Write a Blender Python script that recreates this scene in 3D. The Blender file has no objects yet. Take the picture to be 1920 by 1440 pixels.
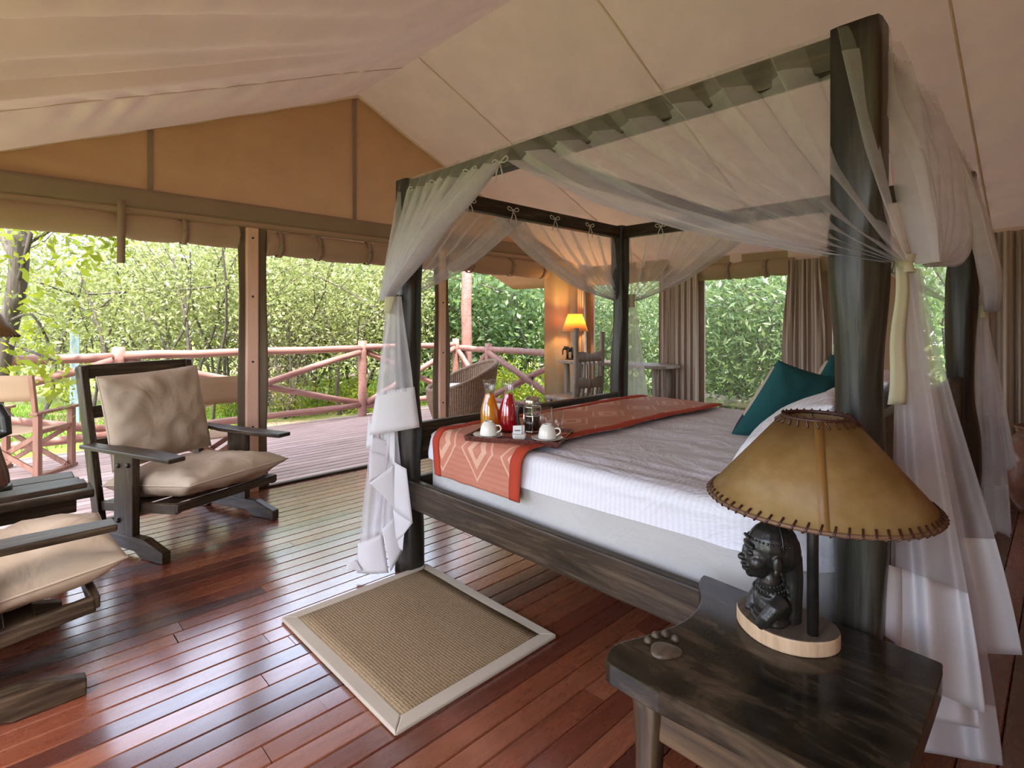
import bpy, bmesh, math, random
import numpy as np
from mathutils import Vector, Matrix, Euler, noise

sc = bpy.context.scene
COL = sc.collection
R = math.radians
PI = math.pi

# ------------------------------------------------------------------ camera
F, CX, CY, CAMH = 1010.0, 960.0, 605.0, 1.30
YAW = R(45.84)                              # angle between the view and the front wall
FW = Vector((math.cos(YAW), math.sin(YAW), 0)); RT = Vector((math.sin(YAW), -math.cos(YAW), 0)); UP = Vector((0, 0, 1))
CAM = Vector((0, 0, CAMH))
cam = bpy.data.cameras.new('camera'); camo = bpy.data.objects.new('camera', cam); COL.objects.link(camo)
cam.sensor_width = 36.0; cam.lens = 36.0 * F / 1920.0
cam.shift_x = 0.0; cam.shift_y = -(720 - CY) / 1920.0
cam.clip_start = 0.02; cam.clip_end = 300
camo.location = CAM; camo.rotation_euler = (PI / 2, 0, YAW - PI / 2)
sc.camera = camo

# ------------------------------------------------------------------ world, sun, exposure
w = bpy.data.worlds.new('world'); sc.world = w; w.use_nodes = True
nt = w.node_tree; nt.nodes.clear()
sky = nt.nodes.new('ShaderNodeTexSky'); sky.sky_type = 'NISHITA'; sky.sun_disc = False
sky.sun_elevation = R(55); sky.sun_rotation = R(230); sky.dust_density = 3.0; sky.air_density = 0.8; sky.ozone_density = 1.0
bg = nt.nodes.new('ShaderNodeBackground'); bg.inputs[1].default_value = 1.08
mixw = nt.nodes.new('ShaderNodeMix'); mixw.data_type = 'RGBA'; mixw.inputs[0].default_value = 0.45
mixw.inputs[7].default_value = (4.4, 4.55, 5.3, 1)
wo = nt.nodes.new('ShaderNodeOutputWorld')
nt.links.new(sky.outputs[0], mixw.inputs[6]); nt.links.new(mixw.outputs[2], bg.inputs[0]); nt.links.new(bg.outputs[0], wo.inputs[0])
sun = bpy.data.lights.new('sun', 'SUN'); sun.energy = 10.5; sun.angle = R(2.0); sun.color = (1.0, 0.94, 0.85)
suno = bpy.data.objects.new('sun', sun); COL.objects.link(suno)
sdir = Vector((-0.14, -0.30, 1.0)).normalized()                       # direction towards the sun
suno.rotation_euler = sdir.to_track_quat('Z', 'Y').to_euler(); suno.location = (3, 6, 12)
vs = sc.view_settings
vs.view_transform = 'Standard'; vs.look = 'None'; vs.exposure = 0.46; vs.gamma = 1.0; vs.use_curve_mapping = False
sc.cycles.max_bounces = 7; sc.cycles.diffuse_bounces = 4; sc.cycles.glossy_bounces = 3
sc.cycles.transmission_bounces = 8; sc.cycles.transparent_max_bounces = 24
sc.cycles.caustics_reflective = False; sc.cycles.caustics_refractive = False
sc.cycles.sample_clamp_indirect = 6.0
sc.cycles.blur_glossy = 0.5

# ------------------------------------------------------------------ pixel -> place helpers (photo taken as 1920 x 1440)
def ray(x, y): return FW + RT * ((x - CX) / F) + UP * ((CY - y) / F)
def onz(x, y, z=0.0): r = ray(x, y); return CAM + r * ((z - CAMH) / r.z)
def onX(x, y, X): r = ray(x, y); return CAM + r * (X / r.x)
def onY(x, y, Y): r = ray(x, y); return CAM + r * (Y / r.y)
def onk(x, y, k): return CAM + ray(x, y) * k

# ------------------------------------------------------------------ scene helpers
MAT = {}                                     # object name -> matrix of its thing
def thing(name, label=None, cat=None, loc=(0, 0, 0), rotz=0.0, group=None, kind=None):
    o = bpy.data.objects.new(name, None); COL.objects.link(o)
    o.empty_display_size = 0.1
    o.location = loc; o.rotation_euler = (0, 0, rotz)
    MAT[o.name] = Matrix.Translation(Vector(loc)) @ Matrix.Rotation(rotz, 4, 'Z')
    return tag(o, label, cat, group, kind)
def tag(o, label=None, cat=None, group=None, kind=None):
    if label: o['label'] = label
    if cat: o['category'] = cat
    if group: o['group'] = group
    if kind: o['kind'] = kind
    return o
def dup(root, loc=None, rotz=None, label=None, scale=None):
    def cp(o, par):
        c = o.copy(); COL.objects.link(c); c.parent = par
        for ch in list(o.children): cp(ch, c)
        return c
    r = cp(root, None)
    if loc is not None: r.location = loc
    if rotz is not None: r.rotation_euler = (0, 0, rotz)
    if scale is not None: r.scale = (scale,) * 3 if isinstance(scale, (int, float)) else scale
    if label: r['label'] = label
    return r

class MB:
    def __init__(s): s.v = []; s.f = []; s.sm = []
    def add(s, verts, faces, smooth=False, M=None):
        b = len(s.v)
        s.v.extend([tuple(M @ Vector(p)) if M is not None else tuple(p) for p in verts])
        s.f.extend([tuple(i + b for i in f) for f in faces]); s.sm.extend([smooth] * len(faces)); return s
    def box(s, c, size, M=None, rot=None):
        hx, hy, hz = size[0] / 2, size[1] / 2, size[2] / 2
        vs_ = [Vector((x * hx, y * hy, z * hz)) for z in (-1, 1) for y in (-1, 1) for x in (-1, 1)]
        if rot is not None:
            rm = Euler(rot).to_matrix(); vs_ = [rm @ p for p in vs_]
        vs_ = [p + Vector(c) for p in vs_]
        return s.add(vs_, [(0, 2, 3, 1), (4, 5, 7, 6), (0, 1, 5, 4), (2, 6, 7, 3), (0, 4, 6, 2), (1, 3, 7, 5)], False, M)
    def bar(s, a, b, wd, th, side=None, M=None):
        """a straight board from a to b, wd wide along `side`, th thick"""
        a, b = Vector(a), Vector(b); d = (b - a).normalized()
        sd = Vector(side) if side is not None else Vector((0, 0, 1))
        sd = (sd - d * sd.dot(d)).normalized(); n = d.cross(sd)
        vs_ = [p + sd * (i * wd / 2) + n * (j * th / 2) for p in (a, b) for i, j in ((-1, -1), (1, -1), (1, 1), (-1, 1))]
        return s.add(vs_, [(0, 3, 2, 1), (4, 5, 6, 7), (0, 1, 5, 4), (1, 2, 6, 5), (2, 3, 7, 6), (3, 0, 4, 7)], False, M)
    def tube(s, pts, rad, n=8, cap=True, M=None, close=False, sq=None):
        pts = [Vector(p) for p in pts]; m = len(pts)
        if not hasattr(rad, '__len__'): rad = [rad] * m
        up = None; vs_ = []
        for i in range(m):
            if close: t = pts[(i + 1) % m] - pts[i - 1]
            else: t = pts[min(i + 1, m - 1)] - pts[max(i - 1, 0)]
            t = t.normalized() if t.length > 1e-9 else Vector((0, 0, 1))
            if up is None:
                up = Vector((0, 0, 1)) if abs(t.z) < 0.9 else Vector((1, 0, 0))
            up = (up - t * up.dot(t)).normalized(); sd = t.cross(up)
            for k in range(n):
                a = 2 * PI * k / n; r = rad[i]
                rx = r * (sq(i, a) if sq else 1.0)
                vs_.append(pts[i] + sd * (math.cos(a) * rx) + up * (math.sin(a) * rx))
        fs = []
        for i in range(m if close else m - 1):
            j = (i + 1) % m
            for k in range(n):
                l = (k + 1) % n
                fs.append((i * n + k, i * n + l, j * n + l, j * n + k))
        if cap and not close:
            fs.append(tuple(range(n - 1, -1, -1))); fs.append(tuple((m - 1) * n + k for k in range(n)))
        return s.add(vs_, fs, True, M)
    def lathe(s, prof, n=24, c=(0, 0, 0), M=None, cap0=False, cap1=False, sx=1.0, sy=1.0):
        vs_ = []; c = Vector(c)
        for r, z in prof:
            for k in range(n):
                a = 2 * PI * k / n
                vs_.append(c + Vector((math.cos(a) * r * sx, math.sin(a) * r * sy, z)))
        fs = []
        for i in range(len(prof) - 1):
            for k in range(n):
                l = (k + 1) % n; fs.append((i * n + k, i * n + l, (i + 1) * n + l, (i + 1) * n + k))
        if cap0: fs.append(tuple(range(n - 1, -1, -1)))
        if cap1: fs.append(tuple((len(prof) - 1) * n + k for k in range(n)))
        return s.add(vs_, fs, True, M)
    def grid(s, fn, nu, nv, M=None, closeu=False, smooth=True):
        vs_ = [Vector(fn(i / nu, j / nv)) for j in range(nv + 1) for i in range(nu + (0 if closeu else 1))]
        W = nu if closeu else nu + 1; fs = []
        for j in range(nv):
            for i in range(nu):
                k = (i + 1) % W if closeu else i + 1
                fs.append((j * W + i, j * W + k, (j + 1) * W + k, (j + 1) * W + i))
        return s.add(vs_, fs, smooth, M)
    def prism(s, poly, h, M=None, smooth=False):
        """polygon in local xy, extruded 0..h along z"""
        n = len(poly)
        vs_ = [(x, y, 0) for x, y in poly] + [(x, y, h) for x, y in poly]
        fs = [tuple(range(n - 1, -1, -1)), tuple(range(n, 2 * n))] + [(i, (i + 1) % n, n + (i + 1) % n, n + i) for i in range(n)]
        return s.add(vs_, fs, smooth, M)
    def ball(s, c, r, n=12, M=None):
        if not hasattr(r, '__len__'): r = (r, r, r)
        c = Vector(c)
        def fn(u, v):
            a = 2 * PI * u; b = PI * (v - 0.5)
            return c + Vector((r[0] * math.cos(a) * math.cos(b), r[1] * math.sin(a) * math.cos(b), r[2] * math.sin(b)))
        return s.grid(fn, n, max(4, n // 2), M, closeu=True)
    def build(s, name, mat, parent=None, bevel=0.0, seg=2, solid=0.0, sub=0, kind=None, local=False, angle=35, group=None):
        me = bpy.data.meshes.new(name); vv = s.v
        loc = None
        if parent is None:
            a = np.array(vv); loc = Vector((float((a[:, 0].min() + a[:, 0].max()) / 2), float((a[:, 1].min() + a[:, 1].max()) / 2), float(a[:, 2].min())))
            vv = [tuple(Vector(p) - loc) for p in vv]
        elif not local:
            inv = MAT[parent.name].inverted(); vv = [tuple(inv @ Vector(p)) for p in vv]
        me.from_pydata(vv, [], s.f); me.update()
        me.polygons.foreach_set('use_smooth', s.sm)
        o = bpy.data.objects.new(name, me); COL.objects.link(o)
        if mat is not None: me.materials.append(mat)
        if parent is not None:
            o.parent = parent; MAT[o.name] = MAT[parent.name]
        else:
            o.location = loc; MAT[o.name] = Matrix.Translation(loc)
        if solid:
            m = o.modifiers.new('solid', 'SOLIDIFY'); m.thickness = solid; m.offset = 0
        if bevel:
            m = o.modifiers.new('bevel', 'BEVEL'); m.width = bevel; m.segments = seg; m.limit_method = 'ANGLE'; m.angle_limit = R(angle)
        if sub:
            m = o.modifiers.new('sub', 'SUBSURF'); m.levels = sub; m.render_levels = sub
        if kind: o['kind'] = kind
        return o

def fast(name, V, Fc, mat, parent=None, smooth=False):
    """many small faces at once; V (n,3), Fc (m,k)"""
    me = bpy.data.meshes.new(name); k = Fc.shape[1]
    me.vertices.add(len(V)); me.vertices.foreach_set('co', np.ascontiguousarray(V, dtype=np.float32).ravel())
    me.loops.add(Fc.size); me.loops.foreach_set('vertex_index', np.ascontiguousarray(Fc, dtype=np.int32).ravel())
    me.polygons.add(len(Fc)); me.polygons.foreach_set('loop_start', np.arange(0, Fc.size, k, dtype=np.int32))
    me.polygons.foreach_set('loop_total', np.full(len(Fc), k, dtype=np.int32))
    me.update(calc_edges=True); me.validate()
    if smooth: me.polygons.foreach_set('use_smooth', [True] * len(Fc))
    me.materials.append(mat)
    o = bpy.data.objects.new(name, me); COL.objects.link(o)
    if parent is not None: o.parent = parent; MAT[o.name] = MAT[parent.name]
    return o

def nz(x, y=0.0, z=0.0): return noise.noise(Vector((x, y, z)))
def lerp(a, b, t): return a + (b - a) * t
def smooth(t): t = min(1, max(0, t)); return t * t * (3 - 2 * t)
def frame(o, x, y):
    """matrix with origin o, local x and y axes given"""
    x = Vector(x).normalized(); y = Vector(y); y = (y - x * y.dot(x)).normalized(); z = x.cross(y)
    M = Matrix((x, y, z)).transposed().to_4x4(); M.translation = Vector(o); return M
def crom(P, n=6):
    P = [Vector(p) for p in P]; out = []
    for i in range(len(P) - 1):
        p0, p1, p2, p3 = P[max(i - 1, 0)], P[i], P[i + 1], P[min(i + 2, len(P) - 1)]
        for k in range(n):
            t = k / n
            out.append(0.5 * ((2 * p1) + (p2 - p0) * t + (2 * p0 - 5 * p1 + 4 * p2 - p3) * t * t + (3 * p1 - p0 - 3 * p2 + p3) * t ** 3))
    out.append(P[-1]); return out

# ------------------------------------------------------------------ materials
class NT:
    def __init__(s, name):
        s.m = bpy.data.materials.new(name); s.m.use_nodes = True; s.t = s.m.node_tree
        s.t.nodes.clear(); s.out = s.n('ShaderNodeOutputMaterial')
    def n(s, typ, **kw):
        nd = s.t.nodes.new(typ)
        for k, v in kw.items(): setattr(nd, k, v)
        return nd
    def l(s, a, b): s.t.links.new(a, b)
    def math(s, op, a, b=None, c=None):
        nd = s.n('ShaderNodeMath', operation=op)
        for i, x in enumerate((a, b, c)):
            if x is None: continue
            if hasattr(x, 'links'): s.l(x, nd.inputs[i])
            else: nd.inputs[i].default_value = x
        return nd.outputs[0]
    def coords(s, kind='Object', scale=(1, 1, 1), rnd=False):
        tc = s.n('ShaderNodeTexCoord'); o = tc.outputs[kind]
        if rnd:
            oi = s.n('ShaderNodeObjectInfo'); va = s.n('ShaderNodeVectorMath', operation='ADD')
            mu = s.math('MULTIPLY', oi.outputs['Random'], 37.0)
            s.l(o, va.inputs[0]); s.l(mu, va.inputs[1]); o = va.outputs[0]
        mp = s.n('ShaderNodeMapping'); mp.inputs['Scale'].default_value = scale; s.l(o, mp.inputs[0]); return mp.outputs[0]
    def noise(s, vec, scale, detail=3, rough=0.55, dist=0.0):
        nd = s.n('ShaderNodeTexNoise'); nd.inputs['Scale'].default_value = scale; nd.inputs['Detail'].default_value = detail
        nd.inputs['Roughness'].default_value = rough; nd.inputs['Distortion'].default_value = dist
        if vec is not None: s.l(vec, nd.inputs['Vector'])
        return nd.outputs[0]
    def ramp(s, fac, cols, pos=None):
        nd = s.n('ShaderNodeValToRGB'); cr = nd.color_ramp
        while len(cr.elements) < len(cols): cr.elements.new(0.5)
        for i, c in enumerate(cols):
            cr.elements[i].position = pos[i] if pos else i / (len(cols) - 1)
            cr.elements[i].color = (*c, 1) if len(c) == 3 else c
        s.l(fac, nd.inputs[0]); return nd.outputs[0]
    def mix(s, fac, a, b, blend='MIX'):
        nd = s.n('ShaderNodeMix', data_type='RGBA', blend_type=blend)
        for i, x in ((0, fac), (6, a), (7, b)):
            if hasattr(x, 'links'): s.l(x, nd.inputs[i])
            else: nd.inputs[i].default_value = x if i == 0 else ((*x, 1) if len(x) == 3 else x)
        return nd.outputs[2]
    def bump(s, h, strength=0.3, dist=0.01):
        nd = s.n('ShaderNodeBump'); nd.inputs['Strength'].default_value = strength; nd.inputs['Distance'].default_value = dist
        s.l(h, nd.inputs['Height']); return nd.outputs[0]
    def pbsdf(s, col=None, rough=0.6, bump=None, **kw):
        p = s.n('ShaderNodeBsdfPrincipled')
        def put(i, x):
            if hasattr(x, 'links'): s.l(x, p.inputs[i])
            elif isinstance(x, tuple): p.inputs[i].default_value = (*x, 1) if len(x) == 3 else x
            else: p.inputs[i].default_value = x
        if col is not None: put('Base Color', col)
        put('Roughness', rough)
        if bump is not None: s.l(bump, p.inputs['Normal'])
        for k, v in kw.items(): put(k.replace('_', ' '), v)
        return p.outputs[0]
    def done(s, sh): s.l(sh, s.out.inputs[0]); return s.m

def m_plain(name, col, rough=0.6, var=0.12, scale=8, bump=0.15, bscale=60, **kw):
    t = NT(name); v = t.coords(rnd=True)
    n = t.noise(v, scale, 4)
    c = t.ramp(n, [tuple(x * (1 - var * 2) for x in col), tuple(min(1, x * (1 + var * 2)) for x in col)], [0.25, 0.75])
    b = t.bump(t.noise(v, bscale, 3), bump, 0.004)
    return t.done(t.pbsdf(c, rough, b, **kw))

def m_wood(name, cols, axis=0, rough=0.3, scale=1.0, bump=0.25, knots=True, var=0.0, coat=0.0, spec=0.5):
    t = NT(name)
    st = [9, 9, 9]; st[axis] = 0.9
    v = t.coords(scale=tuple(x * scale for x in st), rnd=True)
    g = t.noise(v, 2.2, 5, 0.65, 1.4)
    st2 = [60, 60, 60]; st2[axis] = 2.0
    g2 = t.noise(t.coords(scale=tuple(x * scale for x in st2), rnd=True), 1.5, 3, 0.6)
    g3 = t.math('ADD', t.math('MULTIPLY', g, 0.72), t.math('MULTIPLY', g2, 0.28))
    c = t.ramp(g3, cols, [0.30 + 0.42 * i / (len(cols) - 1) for i in range(len(cols))])
    if var:
        oi = t.n('ShaderNodeObjectInfo')
        f = t.math('ADD', t.math('MULTIPLY', oi.outputs['Random'], var), 1 - var / 2)
        vm = t.n('ShaderNodeVectorMath', operation='SCALE'); t.l(c, vm.inputs[0]); t.l(f, vm.inputs['Scale']); c = vm.outputs[0]
    b = t.bump(g3, bump, 0.004)
    rr = t.math('ADD', t.math('MULTIPLY', g2, 0.18), rough - 0.09)
    return t.done(t.pbsdf(c, rr, b, Coat_Weight=coat, Coat_Roughness=0.12, Specular_IOR_Level=spec))

def m_cloth(name, col, trans=0.0, tcol=None, rough=0.9, weave=900, bump=0.1, var=0.07, wr=0.0, wrs=9.0, sheen=0.0):
    """woven cloth or canvas: diffuse with some light passing through"""
    t = NT(name); v = t.coords()
    n = t.noise(v, 3.0, 4)
    c = t.ramp(n, [tuple(x * (1 - var) for x in col), tuple(min(1, x * (1 + var)) for x in col)], [0.3, 0.7])
    h = t.noise(v, weave, 1)
    b1 = t.n('ShaderNodeBump'); b1.inputs['Strength'].default_value = bump; b1.inputs['Distance'].default_value = 0.001; t.l(h, b1.inputs['Height'])
    nb = b1.outputs[0]
    if wr:
        h2 = t.noise(v, wrs, 3, 0.5, 1.2)
        b2 = t.n('ShaderNodeBump'); b2.inputs['Strength'].default_value = wr; b2.inputs['Distance'].default_value = 0.02
        t.l(h2, b2.inputs['Height']); t.l(nb, b2.inputs['Normal']); nb = b2.outputs[0]
    p = t.pbsdf(c, rough, nb, Specular_IOR_Level=0.2, Sheen_Weight=sheen)
    if trans <= 0: return t.done(p)
    tr = t.n('ShaderNodeBsdfTranslucent'); tr.inputs[0].default_value = (*(tcol or col), 1)
    t.l(nb, tr.inputs[1])
    mx = t.n('ShaderNodeMixShader'); mx.inputs[0].default_value = trans
    t.l(p, mx.inputs[1]); t.l(tr.outputs[0], mx.inputs[2]); return t.done(mx.outputs[0])

def m_net(name, col, dens):
    t = NT(name); v = t.coords()
    tp = t.n('ShaderNodeBsdfTransparent')
    d = t.n('ShaderNodeBsdfDiffuse'); d.inputs[0].default_value = (*col, 1)
    tr = t.n('ShaderNodeBsdfTranslucent'); tr.inputs[0].default_value = (*col, 1)
    m1 = t.n('ShaderNodeMixShader'); m1.inputs[0].default_value = 0.5; t.l(d.outputs[0], m1.inputs[1]); t.l(tr.outputs[0], m1.inputs[2])
    n = t.noise(v, 14.0, 2)
    f = t.math('ADD', t.math('MULTIPLY', n, 0.16), dens - 0.08)
    m2 = t.n('ShaderNodeMixShader'); t.l(f, m2.inputs[0]); t.l(tp.outputs[0], m2.inputs[1]); t.l(m1.outputs[0], m2.inputs[2])
    return t.done(m2.outputs[0])

def m_glass(name, col=(1, 1, 1), rough=0.0, fac=0.86):
    """thin clear glass: mostly see-through with a clear reflection"""
    t = NT(name); g = t.n('ShaderNodeBsdfGlossy'); g.inputs['Roughness'].default_value = 0.03
    tp = t.n('ShaderNodeBsdfTransparent'); tp.inputs[0].default_value = (*col, 1)
    ge = t.n('ShaderNodeNewGeometry'); fr = t.n('ShaderNodeFresnel')
    t.l(t.math('ADD', t.math('MULTIPLY', ge.outputs['Backfacing'], 1 / 1.45 - 1.45), 1.45), fr.inputs[0])
    f = t.math('ADD', t.math('MULTIPLY', fr.outputs[0], 0.85), 0.05)
    m = t.n('ShaderNodeMixShader'); t.l(f, m.inputs[0]); t.l(tp.outputs[0], m.inputs[1]); t.l(g.outputs[0], m.inputs[2]); return t.done(m.outputs[0])

def m_leaf(name, cols, tcol, trans=0.45):
    t = NT(name); gi = t.n('ShaderNodeNewGeometry'); oi = t.n('ShaderNodeObjectInfo')
    f = t.math('ADD', t.math('MULTIPLY', gi.outputs['Random Per Island'], 0.75), t.math('MULTIPLY', oi.outputs['Random'], 0.25))
    c = t.ramp(f, cols, [0.1, 0.5, 0.78, 0.95] if len(cols) == 4 else None)
    p = t.pbsdf(c, 0.38, None, Specular_IOR_Level=0.5)
    tr = t.n('ShaderNodeBsdfTranslucent'); t.l(t.mix(0.6, c, tcol), tr.inputs[0])
    mx = t.n('ShaderNodeMixShader'); mx.inputs[0].default_value = trans; t.l(p, mx.inputs[1]); t.l(tr.outputs[0], mx.inputs[2])
    return t.done(mx.outputs[0])

# wood
def m_floor():
    t = NT('varnished_floor_wood')
    oi = t.n('ShaderNodeObjectInfo')
    base = t.ramp(oi.outputs['Random'], [(0.060, 0.020, 0.014), (0.15, 0.036, 0.018), (0.23, 0.066, 0.028), (0.30, 0.105, 0.05), (0.17, 0.044, 0.022)])
    v = t.coords(scale=(1.2, 14, 14), rnd=True)
    g = t.noise(v, 3.0, 6, 0.65, 1.0)
    c = t.mix(t.ramp(g, [(0, 0, 0), (1, 1, 1)], [0.35, 0.75]), base, (0.060, 0.018, 0.012), 'MIX')
    c = t.mix(0.55, base, c)
    v2 = t.coords(scale=(2.5, 9, 9), rnd=True); sc2 = t.noise(v2, 4.0, 6, 0.7)
    b = t.bump(t.math('ADD', g, t.math('MULTIPLY', sc2, 0.5)), 0.12, 0.002)
    rr = t.ramp(sc2, [(0.20,) * 3, (0.40,) * 3], [0.3, 0.75])
    return t.done(t.pbsdf(c, rr, b, Coat_Weight=1.0, Coat_Roughness=0.18, Coat_IOR=2.0))
M = {}
M['floor'] = m_floor()
M['joint'] = m_plain('floor_joint', (0.015, 0.008, 0.006), 0.8)
M['deck'] = m_wood('deck_wood', [(0.26, 0.17, 0.15), (0.46, 0.34, 0.315), (0.58, 0.47, 0.45)], 0, 0.42, 1.0, 0.2, var=0.3)
M['railwood'] = m_wood('red_stained_log', [(0.20, 0.085, 0.065), (0.32, 0.165, 0.135), (0.42, 0.25, 0.215)], 0, 0.55, 0.6, 0.35)
M['polewood'] = m_wood('pale_pole_wood', [(0.66, 0.40, 0.29), (0.80, 0.52, 0.39), (0.85, 0.58, 0.45)], 2, 0.5, 0.7, 0.2)
DK = [(0.009, 0.006, 0.004), (0.042, 0.028, 0.017), (0.125, 0.085, 0.052)]
M['dark_x'] = m_wood('dark_wood_x', DK, 0, 0.38, 1.0, 0.35, spec=0.24)
M['trunk'] = m_wood('black_green_trunk', [(0.006, 0.006, 0.005), (0.022, 0.020, 0.015), (0.075, 0.065, 0.048)], 2, 0.36, 0.6, 0.5, spec=0.45)
M['dark_y'] = m_wood('dark_wood_y', DK, 1, 0.38, 1.0, 0.35, spec=0.24)
M['dark_z'] = m_wood('dark_wood_z', DK, 2, 0.38, 1.0, 0.35, spec=0.24)
def m_slab():
    t = NT('polished_slab_wood'); v = t.coords(scale=(5, 2.2, 5)); g = t.noise(v, 1.3, 5, 0.6, 1.8)
    v2 = t.coords(scale=(60, 7, 60)); g2 = t.noise(v2, 1.0, 4, 0.6); s_ = t.noise(t.coords(), 160, 2)
    c = t.ramp(t.math('ADD', t.math('MULTIPLY', g, 0.8), t.math('MULTIPLY', g2, 0.2)), [(0.008, 0.007, 0.005), (0.022, 0.017, 0.011), (0.060, 0.042, 0.026), (0.12, 0.075, 0.036)], [0.38, 0.5, 0.6, 0.72])
    return t.done(t.pbsdf(c, t.ramp(s_, [(0.12,) * 3, (0.26,) * 3], [0.35, 0.75]), t.bump(t.math('ADD', g2, t.math('MULTIPLY', s_, 0.2)), 0.06, 0.002), Specular_IOR_Level=0.36))
M['slab'] = m_slab()
M['basetop'] = m_wood('rough_dark_slice', [(0.05, 0.036, 0.024), (0.11, 0.08, 0.055), (0.18, 0.14, 0.10)], 0, 0.6, 1.2, 0.6)
M['rawedge'] = m_wood('pale_cut_wood', [(0.34, 0.21, 0.11), (0.54, 0.37, 0.22), (0.64, 0.46, 0.30)], 2, 0.6, 0.8, 0.3)
M['ebony'] = m_plain('carved_ebony', (0.016, 0.015, 0.013), 0.30, 0.2, 30, 0.25, 120)
M['chairwood'] = m_wood('folding_chair_wood', [(0.16, 0.07, 0.045), (0.27, 0.13, 0.085), (0.36, 0.19, 0.13)], 2, 0.5, 0.8, 0.2)
M['drift'] = m_wood('grey_driftwood', [(0.10, 0.075, 0.055), (0.22, 0.175, 0.135), (0.34, 0.28, 0.22)], 2, 0.6, 0.8, 0.4)
M['bark'] = m_wood('tree_bark', [(0.035, 0.029, 0.023), (0.09, 0.075, 0.06), (0.19, 0.16, 0.13)], 2, 0.9, 1.0, 0.8)
M['skirtwood'] = m_plain('carved_brown_wood', (0.13, 0.055, 0.035), 0.45, 0.2, 12, 0.2, 50)
# cloth
M['ceil'] = m_cloth('cream_tent_canvas', (0.80, 0.63, 0.555), 0.016, (0.66, 0.50, 0.44), bump=0.1, wr=0.25, wrs=3.5)
M['seam'] = m_cloth('cream_seam_tape', (0.86, 0.68, 0.60), 0.01)
M['gable'] = m_cloth('tan_gable_canvas', (0.60, 0.37, 0.25), 0.14, (0.52, 0.28, 0.16), bump=0.15)
M['band'] = m_cloth('khaki_webbing', (0.37, 0.27, 0.215), 0.10, bump=0.3)
M['roll'] = m_cloth('rolled_canvas', (0.56, 0.41, 0.31), 0.25, (0.55, 0.34, 0.22), wr=0.25, wrs=6)
M['rollk'] = m_cloth('khaki_rolled_canvas', (0.46, 0.35, 0.22), 0.15, wr=0.25, wrs=6)
M['flap'] = m_cloth('olive_canvas_edging', (0.20, 0.155, 0.105), 0.08, bump=0.3)
M['curtain'] = m_cloth('striped_taupe_curtain', (0.36, 0.28, 0.21), 0.15, bump=0.2)
M['cushion'] = m_cloth('beige_seat_canvas', (0.44, 0.345, 0.25), 0, bump=0.15, wr=0.7, wrs=5)
M['piping'] = m_cloth('beige_piping', (0.50, 0.40, 0.30), 0)
M['white'] = m_cloth('white_cotton', (0.76, 0.74, 0.76), 0, wr=0.22, wrs=6, var=0.03)
M['valance'] = m_cloth('grey_white_base_cloth', (0.48, 0.47, 0.455), 0, wr=0.35, wrs=9, var=0.06)
M['hem'] = m_cloth('white_hem_cotton', (0.78, 0.77, 0.78), 0.35, (0.80, 0.79, 0.80), var=0.03)
M['net'] = m_net('white_netting', (0.84, 0.82, 0.87), 0.36)
M['net0'] = m_net('white_header_netting', (0.84, 0.82, 0.87), 0.17)
M['net1'] = m_net('white_draped_netting', (0.84, 0.82, 0.87), 0.44)
M['net2'] = m_net('white_gathered_netting', (0.84, 0.825, 0.88), 0.54)
M['tie'] = m_cloth('white_tie_tape', (0.74, 0.72, 0.70), 0.2)
M['ribbon'] = m_cloth('cream_tie_band', (0.55, 0.52, 0.36), 0.1)
M['screen'] = m_net('insect_screen', (0.20, 0.18, 0.14), 0.20)
M['teal'] = m_cloth('teal_cotton', (0.018, 0.085, 0.086), 0, var=0.1, wr=0.2)
M['tan'] = m_cloth('tan_linen', (0.46, 0.38, 0.31), 0, var=0.2, wr=0.2)
M['navy'] = m_cloth('dark_navy_cotton', (0.035, 0.032, 0.055), 0)
M['redtrim'] = m_cloth('red_trim', (0.40, 0.055, 0.028), 0, wr=0.15, wrs=14)
M['rugtrim'] = m_cloth('grey_beige_binding', (0.44, 0.38, 0.30), 0, bump=0.3, var=0.06)
M['dircanvas'] = m_cloth('tan_chair_canvas', (0.45, 0.31, 0.20), 0.2, (0.5, 0.33, 0.2))
def m_sheet():
    t = NT('striped_white_bedsheet'); v = t.coords()
    wv = t.n('ShaderNodeTexWave', wave_type='BANDS', bands_direction='Y'); wv.inputs['Scale'].default_value = 15.0
    wv.inputs['Distortion'].default_value = 0.6; wv.inputs['Detail'].default_value = 1.0; wv.inputs['Detail Scale'].default_value = 0.6; t.l(v, wv.inputs['Vector'])
    st = t.ramp(wv.outputs['Fac'], [(0, 0, 0), (1, 1, 1)], [0.4, 0.6])
    c = t.mix(st, (0.73, 0.735, 0.80), (0.685, 0.69, 0.755))
    h2 = t.noise(v, 4.0, 5, 0.55, 2.2); b = t.bump(h2, 0.42, 0.04)
    rr = t.math('ADD', t.math('MULTIPLY', st, 0.2), 0.55)
    return t.done(t.pbsdf(c, rr, b, Specular_IOR_Level=0.3))
M['sheet'] = m_sheet()
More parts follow.
